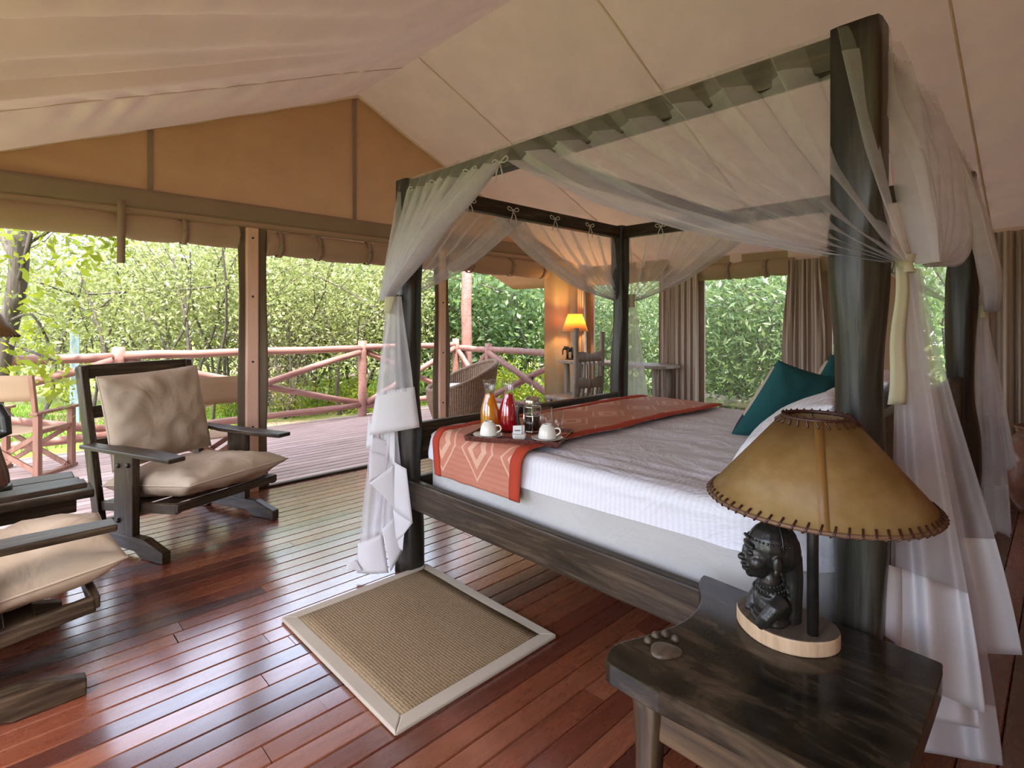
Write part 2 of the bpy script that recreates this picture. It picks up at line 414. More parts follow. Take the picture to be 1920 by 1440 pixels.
def m_runner():
    t = NT('salmon_woven_runner'); tc = t.n('ShaderNodeTexCoord'); sp = t.n('ShaderNodeSeparateXYZ'); t.l(tc.outputs['UV'], sp.inputs[0])
    # u runs across the bed in metres, v across the strip in metres
    def tri(x, per, off=0.0): return t.math('ABSOLUTE', t.math('SUBTRACT', t.math('FRACT', t.math('ADD', t.math('DIVIDE', x, per), off)), 0.5))
    a = tri(sp.outputs[0], 0.34); b = tri(sp.outputs[1], 0.27, 0.25)
    d = t.math('ADD', a, b)
    ring = t.math('FRACT', t.math('MULTIPLY', d, 4.0))
    rr = t.math('GREATER_THAN', ring, 0.5)
    inn = t.math('LESS_THAN', d, 0.42)
    stripe = t.math('GREATER_THAN', t.math('FRACT', t.math('MULTIPLY', sp.outputs[0], 38.0)), 0.55)
    n = t.noise(tc.outputs['Object'], 6.0, 4)
    c0 = t.mix(n, (0.40, 0.135, 0.085), (0.56, 0.235, 0.155))
    c1 = t.mix(t.math('MULTIPLY', t.math('MULTIPLY', rr, inn), 0.75), c0, (0.68, 0.42, 0.30))
    c2 = t.mix(t.math('MULTIPLY', t.math('MULTIPLY', stripe, t.math('SUBTRACT', 1.0, inn)), 0.22), c1, (0.30, 0.085, 0.05))
    bm = t.bump(t.noise(tc.outputs['Object'], 14.0, 4, 0.6, 1.0), 0.35, 0.012)
    return t.done(t.pbsdf(c2, 0.55, bm, Specular_IOR_Level=0.35))
M['runner'] = m_runner()
def m_rug():
    t = NT('sisal_weave'); tc = t.n('ShaderNodeTexCoord')
    mp = t.n('ShaderNodeMapping'); t.l(tc.outputs['Object'], mp.inputs[0])
    a = t.n('ShaderNodeTexWave', wave_type='BANDS', bands_direction='X'); a.inputs['Scale'].default_value = 26; a.inputs['Distortion'].default_value = 1.0; a.inputs['Detail Scale'].default_value = 6
    b = t.n('ShaderNodeTexWave', wave_type='BANDS', bands_direction='Y'); b.inputs['Scale'].default_value = 36; b.inputs['Distortion'].default_value = 1.4; b.inputs['Detail Scale'].default_value = 8
    t.l(mp.outputs[0], a.inputs['Vector']); t.l(mp.outputs[0], b.inputs['Vector'])
    h = t.math('MULTIPLY', a.outputs['Fac'], b.outputs['Fac'])
    n = t.noise(mp.outputs[0], 160, 2)
    f = t.math('ADD', t.math('MULTIPLY', h, 0.6), t.math('MULTIPLY', n, 0.5))
    c = t.ramp(f, [(0.12, 0.08, 0.042), (0.31, 0.22, 0.125), (0.46, 0.345, 0.22)], [0.15, 0.45, 0.85])
    return t.done(t.pbsdf(c, 0.9, t.bump(f, 0.7, 0.004), Specular_IOR_Level=0.15))
M['rug'] = m_rug()
def m_hide(name, lit):
    t = NT(name); v = t.coords()
    n = t.noise(v, 5.0, 6, 0.6, 0.6); n2 = t.noise(v, 22.0, 4, 0.6)
    c = t.ramp(t.math('ADD', t.math('MULTIPLY', n, 0.7), t.math('MULTIPLY', n2, 0.3)), [(0.21, 0.112, 0.032), (0.33, 0.195, 0.065), (0.45, 0.30, 0.125)], [0.3, 0.5, 0.72])
    p = t.pbsdf(c, 0.5, t.bump(n2, 0.12, 0.004))
    tr = t.n('ShaderNodeBsdfTranslucent'); t.l(c, tr.inputs[0])
    mx = t.n('ShaderNodeMixShader'); mx.inputs[0].default_value = 0.35; t.l(p, mx.inputs[1]); t.l(tr.outputs[0], mx.inputs[2]); return t.done(mx.outputs[0])
M['hide'] = m_hide('parchment_hide', False)
M['lit_shade'] = m_cloth('amber_shade_cloth', (0.80, 0.50, 0.20), 0.5, (0.85, 0.52, 0.20))
M['lace'] = m_plain('dark_leather_lace', (0.045, 0.012, 0.008), 0.35)
M['lacetrim'] = m_plain('leather_edge', (0.16, 0.085, 0.045), 0.5)
M['darkstrap'] = m_plain('brown_hide_seam', (0.20, 0.10, 0.025), 0.5)
M['paw'] = m_wood('brown_carving', [(0.045, 0.032, 0.020), (0.085, 0.060, 0.038), (0.12, 0.085, 0.055)], 0, 0.42, 1.0, 0.2, spec=0.3)
M['rawdark'] = m_wood('knotty_brown_wood', [(0.020, 0.013, 0.007), (0.075, 0.045, 0.022), (0.17, 0.10, 0.045)], 1, 0.35, 0.7, 0.3)
M['legdark'] = m_wood('brown_leg_wood', [(0.016, 0.011, 0.007), (0.06, 0.038, 0.021), (0.14, 0.088, 0.045)], 2, 0.3, 0.7, 0.3)
# tableware
M['china'] = m_plain('white_china', (0.80, 0.78, 0.72), 0.12, 0.01, 8, 0.0)
M['glass'] = m_glass('clear_glass')
def m_juice(name, col):
    t = NT(name); p = t.pbsdf(col, 0.25, None, Specular_IOR_Level=0.3)
    tr = t.n('ShaderNodeBsdfTranslucent'); tr.inputs[0].default_value = (*col, 1)
    mx = t.n('ShaderNodeMixShader'); mx.inputs[0].default_value = 0.5; t.l(p, mx.inputs[1]); t.l(tr.outputs[0], mx.inputs[2]); return t.done(mx.outputs[0])
M['oj'] = m_juice('orange_juice', (0.95, 0.42, 0.012)); M['rj'] = m_juice('red_juice', (0.72, 0.006, 0.03))
M['coffee'] = m_plain('dark_coffee', (0.018, 0.009, 0.006), 0.15)
M['steel'] = m_plain('bright_steel', (0.62, 0.62, 0.60), 0.16, 0.02, 8, 0.0, Metallic=1.0)
M['black'] = m_plain('black_plastic', (0.015, 0.015, 0.016), 0.35)
M['bolt'] = m_plain('dark_bolt', (0.03, 0.026, 0.022), 0.4, Metallic=0.7)
M['tray'] = m_wood('tray_wood', [(0.06, 0.018, 0.015), (0.12, 0.04, 0.033), (0.17, 0.065, 0.055)], 0, 0.28, 1.0, 0.1)
M['paper'] = m_plain('white_paper', (0.80, 0.80, 0.80), 0.7, 0.02)
M['ink'] = m_plain('grey_print', (0.22, 0.22, 0.26), 0.7)
M['wicker'] = m_plain('brown_wicker', (0.20, 0.125, 0.075), 0.55, 0.25, 40, 0.3, 200)
M['clay'] = m_plain('glazed_clay', (0.20, 0.095, 0.065), 0.22, 0.3, 6, 0.3, 30)
M['greenpost'] = m_plain('grey_blue_post', (0.20, 0.27, 0.29), 0.6)
M['stone'] = m_plain('pale_stone', (0.34, 0.30, 0.25), 0.9, 0.2, 6, 0.5, 20)
# planting
M['leaf1'] = m_leaf('olive_leaves', [(0.10, 0.13, 0.04), (0.18, 0.215, 0.07), (0.29, 0.31, 0.125), (0.48, 0.47, 0.28)], (0.50, 0.54, 0.16), 0.36)
M['leaf2'] = m_leaf('green_leaves', [(0.04, 0.085, 0.03), (0.085, 0.155, 0.06), (0.165, 0.25, 0.10), (0.42, 0.47, 0.30)], (0.38, 0.52, 0.14), 0.36)
M['leaf3'] = m_leaf('yellow_green_leaves', [(0.07, 0.12, 0.015), (0.16, 0.22, 0.02), (0.30, 0.34, 0.03)], (0.55, 0.60, 0.05), 0.55)
M['leaf4'] = m_leaf('dry_leaves', [(0.12, 0.09, 0.05), (0.24, 0.19, 0.12), (0.34, 0.28, 0.20)], (0.40, 0.32, 0.18), 0.4)
M['grass'] = m_leaf('lawn_grass', [(0.05, 0.12, 0.012), (0.11, 0.20, 0.02), (0.20, 0.30, 0.04)], (0.35, 0.48, 0.05), 0.45)
def m_ground():
    t = NT('garden_ground'); v = t.coords()
    n = t.noise(v, 0.35, 5); n2 = t.noise(v, 3.5, 5)
    c1 = t.mix(n2, (0.07, 0.105, 0.022), (0.15, 0.20, 0.045)); c2 = t.mix(n2, (0.17, 0.115, 0.075), (0.32, 0.24, 0.17))
    f = t.ramp(n, [(0, 0, 0), (1, 1, 1)], [0.52, 0.62])
    return t.done(t.pbsdf(t.mix(f, c1, c2), 0.95, t.bump(n2, 0.6, 0.05), Specular_IOR_Level=0.1))
M['ground'] = m_ground()
# ================================================================== THE SETTING
random.seed(4)
XR, YF, XL, YB = 5.5, 4.41, -0.62, -0.75       # right wall, front wall, left wall, back wall
RX, RZ, SL = 2.36, 3.33, 0.425                 # ridge and roof slope
# ---- floor: sub floor and separate varnished boards running along the front wall
fl = MB().box(((XL + XR) / 2, (YB + YF) / 2 - 0.02, -0.06), (XR - XL, YF - YB - 0.02, 0.06)).build('floor', M['joint'], kind='structure')
def board_mesh(name, L, W, T, mat, ch=0.0025):
    mb = MB(); h = W / 2
    prof = [(-h, -T), (-h, -ch * 1.3), (-h + ch, 0), (h - ch, 0), (h, -ch * 1.3), (h, -T)]
    n = len(prof); vs_ = [(x, y, z) for x in (-L / 2, L / 2) for y, z in prof]
    fs = [(i, (i + 1) % n, n + (i + 1) % n, n + i) for i in range(n)] + [tuple(range(n - 1, -1, -1)), tuple(range(n, 2 * n))]
    mb.add(vs_, fs)
    me = bpy.data.meshes.new(name); me.from_pydata(mb.v, [], mb.f); me.materials.append(mat); me.update(); return me
PL = {}
def boards(parent, nm, x0, x1, y0, y1, W, gap, lens, T, mat, zt, roll, chamf):
    y = y1 - W / 2; row = 0
    while y > y0:
        x = x0 - random.uniform(0, 0.9) * lens[0]
        while x < x1 - 0.05:
            L = random.choice(lens); a, b = max(x, x0), min(x + L, x1)
            if b - a > 0.06:
                key = (nm, round((b - a), 2))
                if key not in PL: PL[key] = board_mesh(nm, key[1] - 0.0025, W - gap, T, mat, chamf)
                o = bpy.data.objects.new(nm, PL[key]); COL.objects.link(o); o.parent = parent
                pl = MAT[parent.name].translation
                o.location = Vector(((a + b) / 2, y, zt - random.uniform(0, 0.0012))) - pl
                o.rotation_euler = (R(random.uniform(-roll, roll)), 0, 0)
            x += L
        y -= W; row += 1
boards(fl, 'floor_plank', XL, XR, YB, YF - 0.045, 0.088, 0.0028, [1.55, 1.9, 2.2], 0.022, M['floor'], 0.0, 0.55, 0.0035)
th = MB().box(((XL + XR) / 2, YF - 0.02, -0.012), (XR - XL, 0.05, 0.062)).build('threshold_strip', M['dark_x'], fl, bevel=0.006)
th['label'] = 'dark raised wooden threshold strip'
# ---- deck
dk = MB().box((2.65, 5.72, -0.16), (6.7, 2.5, 0.14)).build('deck', M['joint'], kind='structure')
boards(dk, 'deck_board', -0.7, 6.0, 4.46, 6.98, 0.105, 0.010, [3.3, 4.1, 6.9], 0.03, M['deck'], 0.0, 0.3, 0.004)
# ---- garden ground
gd = MB().grid(lambda u, v: (-20 + 70 * u, -20 + 70 * v, -0.32 + 0.25 * nz(u * 9, v * 9)), 60, 60).build('ground', M['ground'], kind='structure')

# ---- canvas roof lining: two slopes in seamed panels
def roof_z(x, y):
    d = abs(x - RX)
    return RZ - SL * d
SEAMR = [0.40, 1.95, 3.45]; SEAML = [0.30, 1.95, 3.68]
def roof_pt(side, d, y, y0, y1):
    """d: distance from ridge along x"""
    x = RX + side * d; z = RZ - SL * d
    seams = SEAMR if side > 0 else SEAML
    f = smooth(d / 0.5) * smooth((3.2 - d) / 0.6 + 0.15)
    for ys in seams:                              # puckers beside the seams
        dy = abs(y - ys); e = math.exp(-dy / 0.16)
        wv_ = math.sin(x * 27 + 9 * dy + 4 * nz(x * 2.2, ys, 1 if y > ys else 2))
        z += 0.034 * e * f * (1 - math.exp(-dy / 0.03)) * wv_ * (0.55 + 1.0 * nz(x * 1.6, ys * 3))
        z += 0.012 * math.exp(-(dy / 0.10) ** 2) * f
    t = (y - y0) / (y1 - y0)
    z -= (0.05 if side < 0 else 0.035) * math.sin(PI * t) * f          # cloth hangs between seams
    z -= 0.03 * math.sin(PI * d / 3.1) * (0.3 if side < 0 else 0.8)
    if side < 0:                                  # the slack folds on the far left
        g = smooth((d - 0.3) / 1.7)
        for yc, wd, am in ((3.10, 0.06, 0.085), (3.00, 0.05, -0.035), (2.90, 0.05, 0.055), (2.66, 0.10, 0.06), (2.48, 0.07, -0.03), (2.30, 0.12, 0.07), (1.75, 0.2, 0.06), (4.18, 0.10, 0.03)):
            yy = yc + 0.10 * (1 - g) - 0.05 * d * 0.4
            z -= am * g * math.exp(-((y - yy) / wd) ** 2)
        z += 0.012 * g * nz(x * 1.2, y * 5.0)
    else:
        z += 0.006 * nz(x * 2.0, y * 3.0) * f
    return (x, y, z)
ce = thing('ceiling', loc=(RX, 2, RZ), kind='structure')
for side in (1, -1):
    ys = [YB] + (SEAMR if side > 0 else SEAML) + [YF + 0.09]
    D = (XR - RX) if side > 0 else (RX - XL)
    for a, b in zip(ys[:-1], ys[1:]):
        n = max(10, int((b - a) * 46))
        MB().grid(lambda u, v: roof_pt(side, D * u, lerp(a, b, v), a, b), 150, n).build('canvas_panel', M['ceil'], ce)
    for y in ys[1:-1]:
        def sf(u, v, y=y):
            p = roof_pt(side, D * u, y, y, y + 1); return (p[0], y + (v - 0.5) * 0.014, p[2] - 0.004)
        MB().grid(sf, 120, 1).build('seam_tape', M['seam'], ce, solid=0.003)
    # hem hanging below the eave
    if side > 0:
        MB().grid(lambda u, v: (XR - 0.03 + 0.015 * math.sin(u * 60), lerp(YB, YF, u), RZ - SL * D + 0.03 - 0.15 * v + 0.01 * math.sin(u * 23)), 120, 3).build('eave_hem', M['ceil'], ce)
    # bound front edge over the gable
    MB().grid(lambda u, v: (RX + side * D * u, YF - 0.015, RZ - SL * D * u - 0.03 * math.sin(PI * u) * (0.3 if side < 0 else 0.8) - 0.035 * v + 0.005 + 0.004 * math.sin(u * 40)), 60, 2).build('edge_binding', M['seam'], ce, solid=0.004)
# ---- front wall: gable canvas, webbing band
wf = thing('wall_front', loc=(RX, YF, 0), kind='structure')
cuts = [XL, 0.80, 2.335, XR]; BT, BB, HB = 2.215, 2.075, 2.03
for a, b in zip(cuts[:-1], cuts[1:]):
    def gf(u, v, a=a, b=b):
        x = lerp(a, b, u); top = RZ - SL * abs(x - RX) + 0.09
        z = lerp(BB, max(top, BB + 0.02), v)
        sagx = smooth((1.4 - x) / 1.8)
        y = YF + 0.02 + 0.012 * nz(x * 1.6, z * 1.6) + 0.025 * sagx * math.sin((z + 0.22 * x) * 26) * (1 - v * 0.6)
        y -= 0.02 * math.exp(-((x - 1.65) / 0.12) ** 2) * v + 0.015 * math.exp(-((x - 0.95) / 0.1) ** 2) * v
        return (x, y, z)
    MB().grid(gf, 40, 26).build('canvas_panel', M['gable'], wf)
for x in (0.80, 2.335):
    zt = RZ - SL * abs(x - RX)
    MB().box((x, YF + 0.004, (BB + zt) / 2), (0.035, 0.006, zt - BB)).build('seam_strap', M['band'], wf)
MB().grid(lambda u, v: (lerp(XL, XR, u), YF - 0.012 - 0.01 * nz(u * 20, 3) - 0.02 * smooth((0.12 - u) / 0.12) * math.sin(v * 5 + u * 40), lerp(BB, BT, v) - 0.012 * smooth((0.32 - u) / 0.34)), 80, 4).build('webbing_band', M['band'], wf, solid=0.006)
MB().grid(lambda u, v: (lerp(XL, XR, u), YF - 0.014, lerp(HB, BB + 0.004, v) - 0.012 * smooth((0.32 - u) / 0.34)), 60, 2).build('header_strip', M['roll'], wf, solid=0.012)
# solid canvas return at the far corner of the front wall
MB().grid(lambda u, v: (lerp(4.84, XR, u), YF + 0.01 + 0.012 * math.sin(u * 17), lerp(0, BB, v)), 24, 6).build('corner_panel', M['rollk'], wf)
# ---- the walls the camera stands against
wl = thing('wall_left', loc=(XL, 2, 0), kind='structure')      # out of view; floor length openings added to let daylight in
for a, b, c, d in ((YB, YF, 1.86, 2.06), (YB, YF, -0.02, 0.10), (YB, -0.45, 0.10, 1.86), (0.85, 1.35, 0.10, 1.86), (2.6, 3.05, 0.10, 1.86), (4.2, YF, 0.10, 1.86)):
    MB().box((XL - 0.01, (a + b) / 2, (c + d) / 2), (0.012, b - a, d - c)).build('canvas_panel', M['rollk'], wl)
def bkf(u, v):
    x = lerp(XL, XR, u); return (x, YB, lerp(0, RZ - SL * abs(x - RX), v))
MB().grid(bkf, 40, 4).build('wall_back', M['gable'], solid=0.01, kind='structure')

# ---- right wall: canvas with floor length screened openings
def wy(px): return onX(px, 600, XR).y
WINS = [(wy(1248), wy(1112)), (wy(1482), wy(1318)), (wy(1600), wy(1556)), (wy(1782), wy(1700))]     # (low y, high y)
WZ0, WZ1 = 0.10, 1.80
wr_ = thing('wall_right', loc=(XR, 2, 0), kind='structure')
def wallpan(y0, y1, z0, z1):
    MB().grid(lambda u, v: (XR + 0.01 + 0.01 * nz(u * 5, v * 4), lerp(y0, y1, u), lerp(z0, z1, v)), max(4, int((y1 - y0) * 10)), 8).build('canvas_panel', M['rollk'], wr_, solid=0.006)
wallpan(YB, YF, WZ1, 2.07); wallpan(YB, YF, -0.02, WZ0)
edges = sorted([YB] + [e for w_ in WINS for e in w_] + [YF])
for i in range(0, len(edges), 2):
    wallpan(edges[i], edges[i + 1], WZ0, WZ1)
for i, (a, b) in enumerate(sorted(WINS)):
    wn = thing('window_%d' % (i + 1), loc=(XR, (a + b) / 2, WZ0), kind='structure')
    MB().grid(lambda u, v: (XR + 0.015, lerp(a, b, u), lerp(WZ0, WZ1, v)), 2, 2).build('insect_screen', M['screen'], wn)
    for y in (a, b):
        MB().box((XR, y, (WZ0 + WZ1) / 2), (0.03, 0.045, WZ1 - WZ0)).build('window_edge_band', M['band'], wn, bevel=0.004)
    MB().box((XR, (a + b) / 2, WZ0), (0.03, b - a, 0.05)).build('window_sill_band', M['band'], wn, bevel=0.004)

# ---- rolled canvas blinds
def roll(label, p0, p1, zc, r, mat, straps, droop=0.0, hang=(), curl=True):
    p0, p1 = Vector(p0), Vector(p1); d = (p1 - p0); L = d.length; d.normalize(); nrm = Vector((d.y, -d.x, 0))
    if nrm.dot(CAM - p0) < 0: nrm = -nrm
    t = thing('rolled_canvas_blind', label, 'blind', (p0 + p1) / 2 + Vector((0, 0, zc - r)))
    def rf(u, v):
        s_ = u * L; a = 2 * PI * v
        rr = r * (1 + 0.10 * nz(s_ * 3, zc, 2) + 0.05 * nz(s_ * 9, math.cos(a), math.sin(a)))
        for sx in straps: rr *= 1 - 0.16 * math.exp(-((s_ - sx) / 0.05) ** 2)
        rr *= 1 + 0.02 * math.sin(a * 5 + s_ * 7)
        c = p0 + d * s_ + Vector((0, 0, zc - droop * math.sin(PI * u) + 0.012 * nz(s_ * 2, 5)))
        return c + nrm * (math.cos(a) * rr * 0.75) + Vector((0, 0, math.sin(a) * rr))
    mb = MB().grid(lambda v, u: rf(u, v), 18, max(20, int(L * 24)), closeu=True)
    for e in (0, 1):                                    # spiral roll ends
        sp = [p0 + d * (L * e) + nrm * (math.cos(a) * rr * 0.75) + Vector((0, 0, zc + math.sin(a) * rr)) for a, rr in [(k * 0.45, r * (1 - k / 42)) for k in range(40)]]
        mb.tube(sp, 0.0045, 5)
    mb.build('roll', mat, t)
    # cloth going up from the roll to the header
    MB().grid(lambda u, v: p0 + d * (u * L) + nrm * (-0.01 + 0.004 * math.sin(u * 31)) + Vector((0, 0, lerp(zc, zc + r * 1.9, v))), 30, 2).build('blind_cloth', mat, t)
    for sx in straps:
        if sx in hang: continue
        c = p0 + d * sx + Vector((0, 0, zc))
        pts = [c + nrm * (math.cos(a) * r * 0.82) + Vector((0, 0, math.sin(a) * r * 1.03)) for a in [2 * PI * k / 20 for k in range(20)]]
        def stf(u, v, pts=pts):
            return pts[int(round(u * 20)) % 20] + d * ((v - 0.5) * 0.035)
        MB().grid(stf, 20, 1).build('strap', M['band'], t, solid=0.004)
    for sx in hang:
        c = p0 + d * sx + nrm * (r * 0.8)
        MB().grid(lambda u, v: c + d * ((u - 0.5) * 0.045) + Vector((0, 0, lerp(zc + r * 1.8, zc - r - 0.17, v))) + nrm * (0.01 * math.sin(v * 4)), 1, 8).build('hanging_strap', M['band'], t, solid=0.004)
    return t
roll('long rolled tan canvas blind over the left deck opening, with a dangling strap', (XL, YF, 0), (1.36, YF, 0), 1.952, 0.088, M['roll'], [0.18, 0.78 + 0.62 - 0.155, 1.62], 0.0, hang=(0.78 + 0.62 - 0.155,))
roll('rolled tan canvas blind between the two tent posts', (1.57, YF, 0), (3.16, YF, 0), 1.925, 0.10, M['roll'], [0.10, 0.42, 0.88, 1.3])
roll('rolled canvas blind over the opening beside the desk lamp corner', (3.35, YF, 0), (4.85, YF, 0), 1.93, 0.10, M['roll'], [0.3, 0.9, 1.42])
ya, yb = sorted(WINS)[2]
roll('khaki rolled canvas blind above the window behind the teal cushions', (XR - 0.05, ya - 0.05, 0), (XR - 0.05, yb + 0.06, 0), 1.83, 0.085, M['rollk'], [0.25, 0.62])
ya, yb = sorted(WINS)[3]
roll('khaki rolled canvas blind above the window behind the desk', (XR - 0.05, ya - 0.05, 0), (XR - 0.05, yb + 0.05, 0), 1.85, 0.085, M['rollk'], [0.3, 0.75])
ya, yb = sorted(WINS)[1]
roll('khaki rolled canvas blind partly hidden by the near bed post', (XR - 0.05, ya - 0.02, 0), (XR - 0.05, yb + 0.05, 0), 1.84, 0.08, M['rollk'], [0.12])

# ---- tent posts at the front opening: wooden pole with canvas edging laced either side
def tent_post(label, xc, wp, wl, wr):
    t = thing('tent_post', label, 'post', (xc, YF, 0))
    MB().box((xc, YF - 0.02, 1.0), (wp, 0.08, 2.06)).build('pole', M['polewood'], t, bevel=0.012)
    for sgn, wd in ((-1, wl), (1, wr)):
        def ef(u, v):
            z = lerp(0.02, 2.03, v); x = xc + sgn * (wp / 2 - 0.01 + wd * u * (1 + 0.06 * nz(z * 3, sgn) + 0.35 * math.exp(-z / 0.13)))
            return (x, YF - 0.035 + 0.02 * u * math.sin(z * 4 + sgn) - 0.01 * u, z)
        MB().grid(ef, 4, 40).build('canvas_edging', M['flap'], t, solid=0.005)
    for z in (0.5, 1.0, 1.5, 1.95):
        MB().lathe([(0.008, 0), (0.008, 0.004), (0.0, 0.005)], 10, M=frame((xc, YF - 0.061, z), (1, 0, 0), (0, 0, 1))).build('screw_head', M['bolt'], t)
    return t
tent_post('pinkish wooden tent post with olive canvas edging behind the armchair', 1.452, 0.095, 0.062, 0.075)
tent_post('wooden tent post with canvas edging in front of the wicker chair', 3.262, 0.085, 0.070, 0.055)

# ---- curtains
def curtain(label, p0, p1, z0, z1, folds, amp, seed, pinch=0.0, gath=None, off=None):
    p0, p1 = Vector(p0), Vector(p1); d = p1 - p0; L = d.length; d.normalize(); nrm = Vector((-1, 0, 0)) if abs(d.y) > abs(d.x) else Vector((0, -1, 0))
    def cf(u, v):
        z = lerp(z1, z0, v); uu = u + 0.5 / folds * 0.35 * nz(u * folds * 0.7, seed)
        ph = uu * folds * 2 * PI + 1.5 * nz(u * 3, v * 0.8, seed)
        am = amp * (0.55 + 0.5 * v) * (0.75 + 0.6 * nz(u * folds * 0.5, seed * 3.1))
        wscale = 1 - pinch * (1 - v) ** 2 if pinch else 1
        s_ = (u - 0.5) * L * wscale + L / 2
        if gath: s_ = (u - 0.5) * L * lerp(gath, 1.0, smooth(v / 0.45)) + L / 2
        return p0 + d * s_ + nrm * (0.05 + am * math.sin(ph)) + d * (0.25 * am * math.cos(ph * 0.5)) + Vector((0, 0, z))
    o = MB().grid(cf, folds * 12, 30).build('curtain', M['curtain_' + str(seed % 2)], solid=0.003)
    return tag(o, label, 'curtain', 'striped taupe curtains')
for i, (a, b) in enumerate((((0.64, 0.54, 0.44), (0.34, 0.265, 0.21)), ((0.66, 0.56, 0.46), (0.40, 0.32, 0.25)))):
    t = NT('striped_curtain_%d' % i); v = t.coords()
    wv = t.n('ShaderNodeTexWave', wave_type='BANDS', bands_direction='Y'); wv.inputs['Scale'].default_value = 9.0; wv.inputs['Distortion'].default_value = 0.4; t.l(v, wv.inputs['Vector'])
    c = t.mix(t.ramp(wv.outputs['Fac'], [(0, 0, 0), (1, 1, 1)], [0.45, 0.6]), a, b)
    p = t.pbsdf(c, 0.75, t.bump(t.noise(v, 700, 1), 0.1, 0.001), Specular_IOR_Level=0.25)
    tr = t.n('ShaderNodeBsdfTranslucent'); t.l(c, tr.inputs[0]); mx = t.n('ShaderNodeMixShader'); mx.inputs[0].default_value = 0.2
    t.l(p, mx.inputs[1]); t.l(tr.outputs[0], mx.inputs[2]); M['curtain_%d' % i] = t.done(mx.outputs[0])
XC = XR - 0.10
curtain('striped taupe curtain between the desk window and the next window', (XC, wy(1322), 0), (XC, wy(1250), 0), 0.03, 1.86, 6, 0.045, 2)
curtain('striped taupe curtain behind the teal cushions', (XC, wy(1560), 0), (XC, wy(1478), 0), 0.03, 1.88, 6, 0.045, 3, gath=0.72)
curtain('striped taupe curtain in the corner behind the lit desk lamp', (XC, wy(1112), 0), (XC, YF - 0.08, 0), 0.03, 1.90, 5, 0.04, 4, gath=0.8)
curtain('long gathered taupe curtain at the right edge beside the clay pot', (XC, 0.02, 0), (XC, wy(1838), 0), 0.03, 1.97, 5, 0.075, 5, gath=0.85)

# ---- unseen awning added over the deck, shaped to shade it and the gable
aw = MB().grid(lambda u, v: (lerp(-1.0, 5.9, u), lerp(4.44, 6.05, v), RZ - SL * abs(lerp(-1.0, 5.9, u) - RX) + 0.10 - 0.10 * v - 0.05 * math.sin(PI * v)), 40, 10).build('unseen_shade_awning', M['gable'], solid=0.006)
aw['kind'] = 'structure'
# ================================================================== THE BED
BX0, BX1, BY0, BY1 = 1.60, 3.54, 0.37, 2.43     # post centres
CT = 2.045                                       # top of the canopy frame
bed = thing('four_poster_bed', 'dark wooden four-poster bed with rough trunk posts and canopy frame', 'bed', ((BX0 + BX1) / 2, (BY0 + BY1) / 2, 0))
def post(x, y, r, seed, top=CT + 0.005, sq_from=1.5):
    pts, rad = [], []
    n = 34
    for i in range(n + 1):
        z = top * i / n; k = 1 - smooth((z - sq_from) / 0.15)
        pts.append((x + 0.016 * nz(z * 1.7, seed) * k, y + 0.016 * nz(z * 1.7, seed + 9) * k, z))
        rad.append(r * (1.0 + 0.30 * nz(z * 2.6, seed + 4) * k + 0.10 * k + 0.18 * math.exp(-((z - 0.75) / 0.10) ** 2) * (0.6 + nz(seed, 2)) * k + 0.12 * math.exp(-z / 0.12)))
    def sq(i, a):
        k = smooth((pts[i][2] - sq_from) / 0.15)
        c, s_ = abs(math.cos(a)), abs(math.sin(a))
        square = 0.98 / max(c, s_)
        knot = 1 + 0.20 * nz(math.cos(a) * 1.4, math.sin(a) * 1.4 + seed, pts[i][2] * 2.2)
        return lerp(knot, min(square, 1.28), k)
    return MB().tube(pts, rad, 24, sq=sq).build('post', M['trunk'], bed)
for x, y, r, sd in ((BX0, BY1, 0.056, 1.3), (BX1, BY1, 0.055, 5.1), (BX0, BY0, 0.058, 8.7), (BX1, BY0, 0.056, 12.9)): post(x, y, r, sd)
def rail(name, c, size, mat, bev=0.008): return MB().box(c, size).build(name, M[mat], bed, bevel=bev)
rail('side_rail', (BX0 - 0.012, (BY0 + BY1) / 2, 0.408), (0.045, BY1 - BY0 - 0.04, 0.145), 'dark_y')
rail('side_rail', (BX1 + 0.012, (BY0 + BY1) / 2, 0.408), (0.045, BY1 - BY0 - 0.04, 0.145), 'dark_y')
rail('foot_board', ((BX0 + BX1) / 2, BY1, 0.665), (BX1 - BX0 - 0.06, 0.045, 0.20), 'dark_x')
rail('foot_rail', ((BX0 + BX1) / 2, BY1 - 0.01, 0.408), (BX1 - BX0 - 0.06, 0.045, 0.145), 'dark_x')
rail('headboard', ((BX0 + BX1) / 2, BY0 + 0.01, 0.72), (BX1 - BX0 - 0.06, 0.04, 0.62), 'dark_x')
CZ, CB, CW = CT - 0.045, 0.088, 0.06
for x in (BX0, BX1): rail('canopy_beam', (x, (BY0 + BY1) / 2, CZ), (CW, BY1 - BY0 - 0.07, CB), 'dark_y', 0.006)
for y in (BY0, BY1): rail('canopy_beam', ((BX0 + BX1) / 2, y, CZ), (BX1 - BX0 - 0.07, CW, CB), 'dark_x', 0.006)
rail('canopy_cross_beam', ((BX0 + BX1) / 2, 1.62, CZ + 0.005), (BX1 - BX0 - 0.055, CW, CB * 0.8), 'dark_x', 0.006)
